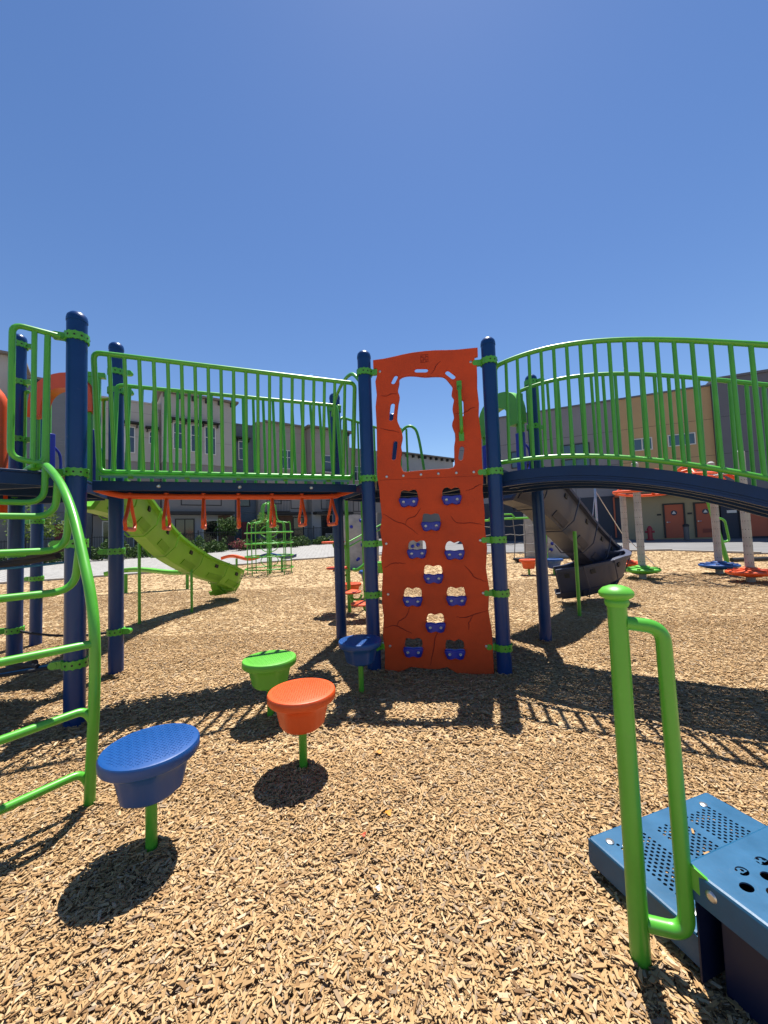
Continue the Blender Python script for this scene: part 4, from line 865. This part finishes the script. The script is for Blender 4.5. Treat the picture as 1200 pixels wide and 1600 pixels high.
for k,(u0,u1,zt,n) in enumerate(((2.08,3.02,2.36,-.05),(3.63,4.58,2.34,-.05),(5.72,6.9,2.40,-.09))):
    zb=.30; m=MB(); m.slab(fR,u0,u1,zb,zt,n-.03,n+.01); dd_=m.build('door',OR,SB_,smooth=0)
    m=MB(); m.slab(fR,u0-.09,u0,zb,zt+.09,n-.07,n+.01); m.slab(fR,u1,u1+.09,zb,zt+.09,n-.07,n+.01); m.slab(fR,u0,u1,zt,zt+.09,n-.068,n+.01); m.build('frame',TRIM,dd_,smooth=0)
    m=MB(); m.tube([fR(u0+.1,n-.09,1.28),fR(u0+.24,n-.09,1.28)],.025,8); m.lathe(fR(u0+.1,n-.03,1.28),[(.04,0),(.04,.05)],10,axis=tuple(fR(0,-1,0)-fR(0,0,0))); m.build('handle',STEEL,dd_)
    if k<2:
        m=MB(); um=(u0+u1)/2; m.lathe(fR(um,n-.032,1.85),[(.16,0),(.16,.012)],24,axis=tuple(fR(0,-1,0)-fR(0,0,0)))
        V=[fR(um-.11,n-.048,1.79),fR(um+.11,n-.048,1.79),fR(um,n-.048,1.97),fR(um-.11,n-.04,1.79),fR(um+.11,n-.04,1.79),fR(um,n-.04,1.97)]
        m.add(V,[(0,1,2),(3,5,4),(0,3,4,1),(1,4,5,2),(2,5,3,0)],1); m.build('restroom_sign',[mat('sign_dark',(.02,.03,.06),.5),WHITE],dd_,smooth=0)
        m=MB(); m.slab(fR,u0-.40,u0-.18,1.72,1.83,n-.03,n); m.build('door_plate',TRIM,SB_,smooth=0)
    if k==1: m=MB(); m.slab(fR,u0+.28,u1-.2,.58,.82,n-.045,n-.03); [m.slab(fR,u0+.3,u1-.22,.60+.05*q,.615+.05*q,n-.055,n-.046) for q in range(5)]; m.build('vent',mat('vent_red',(.25,.05,.03),.6),dd_,smooth=0)
m=MB(); m.slab(fR,-.6,.6,3.0,3.32,-.9,-.125); m.slab(fR,.6,4.6,2.95,3.12,-.9,-.13); m.tube([fR(-.62,-.12,3.05),fR(-.62,-.12,.4)],.05,8); m.build('awning',OR,SB_,smooth=0)
m=MB(); m.slab(fR,5.1,5.55,1.70,1.86,-.12,-.082); m.build('wall_sign',WHITE,SB_,smooth=0)
# hydrant and bin
hp_=fR(1.05,-1.2,0); t=thing('fire_hydrant','red fire hydrant in front of the tan wall','hydrant',(hp_[0],hp_[1],gz(*hp_[:2]))); z=gz(*hp_[:2])
m=MB(); m.lathe((hp_[0],hp_[1],z),[(.2,0),(.2,.06),(.13,.08),(.13,.6),(.16,.62),(.16,.68),(.13,.72),(.08,.82),(.03,.86)],16); m.build('barrel',mat('hydrant_red',(.30,.02,.03),.4),t)
m=MB(); m.lathe((hp_[0],hp_[1],z+.5),[(.07,-.24),(.07,.24)],10,axis=(.905,-.425,0)); m.build('nozzle',mat('hydrant_red',(.3,.02,.03)),t)
bp_=fR(2.75,-1.6,0); z=gz(*bp_[:2]); t=thing('bollard','dark grey bollard in front of the first orange door','bollard',(bp_[0],bp_[1],z))
m=MB(); m.lathe((bp_[0],bp_[1],z),[(.17,0),(.17,.05),(.13,.07),(.13,.78)],16); m.build('shaft',mat('bollard_grey',(.10,.10,.105),.6),t); m=MB(); m.lathe((bp_[0],bp_[1],z+.78),[(.16,0),(.16,.1),(.08,.16)],16); m.build('head',DARK,t)
# fence, hedges, trees
def foliage(c,rad,n,s,seed=0,boxy=False):
    g=np.random.default_rng(seed); m=MB(); c=np.array(c,float)
    for i in range(n):
        if boxy: p=c+vec(*[g.uniform(-1,1)*q for q in rad]); p[2]+=.08*math.sin(p[0]*4)
        else:
            d=g.normal(size=3); d/=np.linalg.norm(d); r=g.random()**.45*(1+.22*math.sin(d[0]*5+d[2]*4+seed)); p=c+d*r*np.array(rad)
        u=g.normal(size=3); u/=np.linalg.norm(u); w=np.cross(u,g.normal(size=3)); w/=np.linalg.norm(w); q=s*g.uniform(.6,1.3)
        m.add([p-u*q,p+w*q*.5,p+u*q,p-w*q*.5],[(0,1,2,3)])
    return m
fn=lambda u,n,z: fB(u,n,z)
FN=thing('metal_fence','black iron picket fence running in front of the apartments','fence',(*fB(0,-3.2,0)[:2],0))
seg=0
for a in range(-12,24,3):
    m=MB(); z=gz(*fB(a,-3.2,0)[:2])
    for zz in (.2,1.35): m.slab(fB,a,a+3,z+zz,z+zz+.04,-3.22,-3.18)
    for k in range(24): u=a+k*.125; m.slab(fB,u,u+.02,z+.1,z+1.45,-3.21,-3.19)
    m.build('fence_panel',TRIM,FN,smooth=0)
    m=MB(); m.slab(fB,a-.035,a+.035,z-.1,z+1.55,-3.235,-3.165); m.build('fence_post',TRIM,FN,smooth=0)
for i,(a,b,hh,lb) in enumerate(((-10,-3.2,1.1,'low dark hedge at the left edge behind the blue posts'),(-3.0,4.6,1.15,'dark hedge behind the green slide'),(5.5,11,.85,'low hedge behind the cage climber'),(11.5,16,.7,'low hedge right of the cage climber, near the far path end'))):
    c=fB((a+b)/2,-4.3,0); z=gz(*c[:2]); t=thing('hedge',lb,'hedge',(c[0],c[1],z),'hedges along the iron fence')
    m=MB(); g=np.random.default_rng(i)
    n=int((b-a)*620)
    for k in range(n):
        u=g.uniform(a,b); p=fB(u,-4.3+g.uniform(-.6,.6),z+hh*g.random()*(.8+.3*math.sin(u*2.3+i)*math.sin(u*5))); q=.07*g.uniform(.6,1.5); uu=g.normal(size=3); uu/=np.linalg.norm(uu); w=np.cross(uu,g.normal(size=3)); w/=np.linalg.norm(w)
        m.add([p-uu*q,p+w*q*.55,p+uu*q,p-w*q*.55],[(0,1,2,3)])
    m.build('foliage',LEAF,t,smooth=0)
for (u,n,h,r,lb,mt) in ((8.1,-2.6,1.7,1.05,'small rounded yellow-green tree in front of the blue-grey siding',LEAFY),(5.2,-2.4,1.6,.9,'small dark leafy tree beside the yellow-green one',LEAF),(-5.6,-2.6,2.2,1.3,'bushy tree seen behind the ladder at the left edge',LEAFY)):
    c=fB(u,n,0); z=gz(*c[:2]); t=thing('tree',lb,'tree',(c[0],c[1],z),'small trees by the apartments')
    foliage((c[0],c[1],z+h+.1),(r,r,r*.85),1500,.09,int(abs(u)*10)).build('crown',mt,t,smooth=0)
    m=MB(); m.tube([(c[0],c[1],z-.1),(c[0]+.05,c[1],z+h*.6),(c[0]-.1,c[1],z+h)],[.07,.05,.03],8)
    for a in (0,2,4): m.tube([(c[0],c[1],z+h*.55),(c[0]+.5*math.cos(a),c[1]+.5*math.sin(a),z+h+.3)],[.035,.012],6)
    m.build('trunk',mat('bark',(.10,.075,.055),.9,.3,20,.5,60),t)
c=fB(5.3,-4.9,0); z=gz(*c[:2]); t=thing('flower_shrub','pink flowering shrub behind the green slide','shrub',(c[0],c[1],z)); foliage((c[0],c[1],z+.45),(.6,.4,.38),500,.06,5).build('foliage',PINK,t,smooth=0)
m=MB(); m.tube([(c[0],c[1],z-.05),(c[0],c[1],z+.4)],.03,6); m.build('stem',MATS['bark'],t)
for i,(u,r) in enumerate(((-1.8,.35),(2.4,.3),(9.2,.3),(12.8,.3))):
    c=fB(u,-5.6,0); z=gz(*c[:2]); t=thing('shrub','%s'%['small loose shrub at the foot of the left hedge','loose spiky shrub below the hedge near the slide','small shrub before the hedge behind the cage climber','low tuft at the far end of the hedges'][i],'shrub',(c[0],c[1],z),'loose shrubs before the hedges'); foliage((c[0],c[1],z+.25),(r*1.5,r,r),260,.08,i+40).build('foliage',LEAFY if i%2 else LEAF,t,smooth=0)
# bench/utility box by the fence
c=fB(13.3,-4.6,0); z=gz(*c[:2]); t=thing('metal_bench','grey slatted metal bench by the fence end','bench',(c[0],c[1],z)); fq=lambda u,n,zz: fB(13.3+u,-4.6+n,z+zz)
m=MB(); [m.slab(fq,-.8,.8,.42+.0*k,.45,-.25+k*.1,-.18+k*.1) for k in range(5)]; m.build('seat',ROPEG,t,smooth=0)
m=MB(); [m.slab(fq,-.8,.8,.5+.1*k,.57+.1*k,.26,.29) for k in range(4)]; m.build('backrest',ROPEG,t,smooth=0)
for s_ in (-.7,.7): m=MB(); m.slab(fq,s_-.03,s_+.03,0,.42,-.25,-.19); m.slab(fq,s_-.03,s_+.03,0,.9,.22,.26); m.build('leg',ROPEG,t,smooth=0)
# fallen leaves on the chips
for i,(x,y,cc,s) in enumerate(((-.03,1.78,(.55,.22,.02),.020),(-.08,2.26,(.5,.2,.03),.022),(-.135,1.66,(.5,.06,.02),.012),(-.07,1.42,(.55,.52,.45),.012))):
    m=MB(); g=np.random.default_rng(i+3); k=9; pts=[]
    for j in range(k):
        a=2*math.pi*j/k; r=s*(1.0 if j%2 else .6)*g.uniform(.8,1.2); pts.append((x+r*math.cos(a)*1.3,y+r*math.sin(a),.034+.006*math.sin(a*2)))
    V=[(x,y,.036)]+pts+[(a,b,c_-.001) for a,b,c_ in pts]; F=[(0,1+j,1+(j+1)%k) for j in range(k)]+[tuple(k+1+j for j in range(k))[::-1]]+[(1+j,k+1+j,k+1+(j+1)%k,1+(j+1)%k) for j in range(k)]
    m.add(V,F); o=m.build('fallen_leaf',mat('leaf_%d'%i,cc,.6),None,['orange-yellow fallen leaf on the chips right of the orange pod','dull ochre dry leaf on the chips beyond the orange pod','tiny red-brown leaf scrap on the wood chips','pale bleached wood scrap lying on the near chips'][i],loc=(x,y,.03)); o['category']='leaf'
print('objects',len(bpy.data.objects))
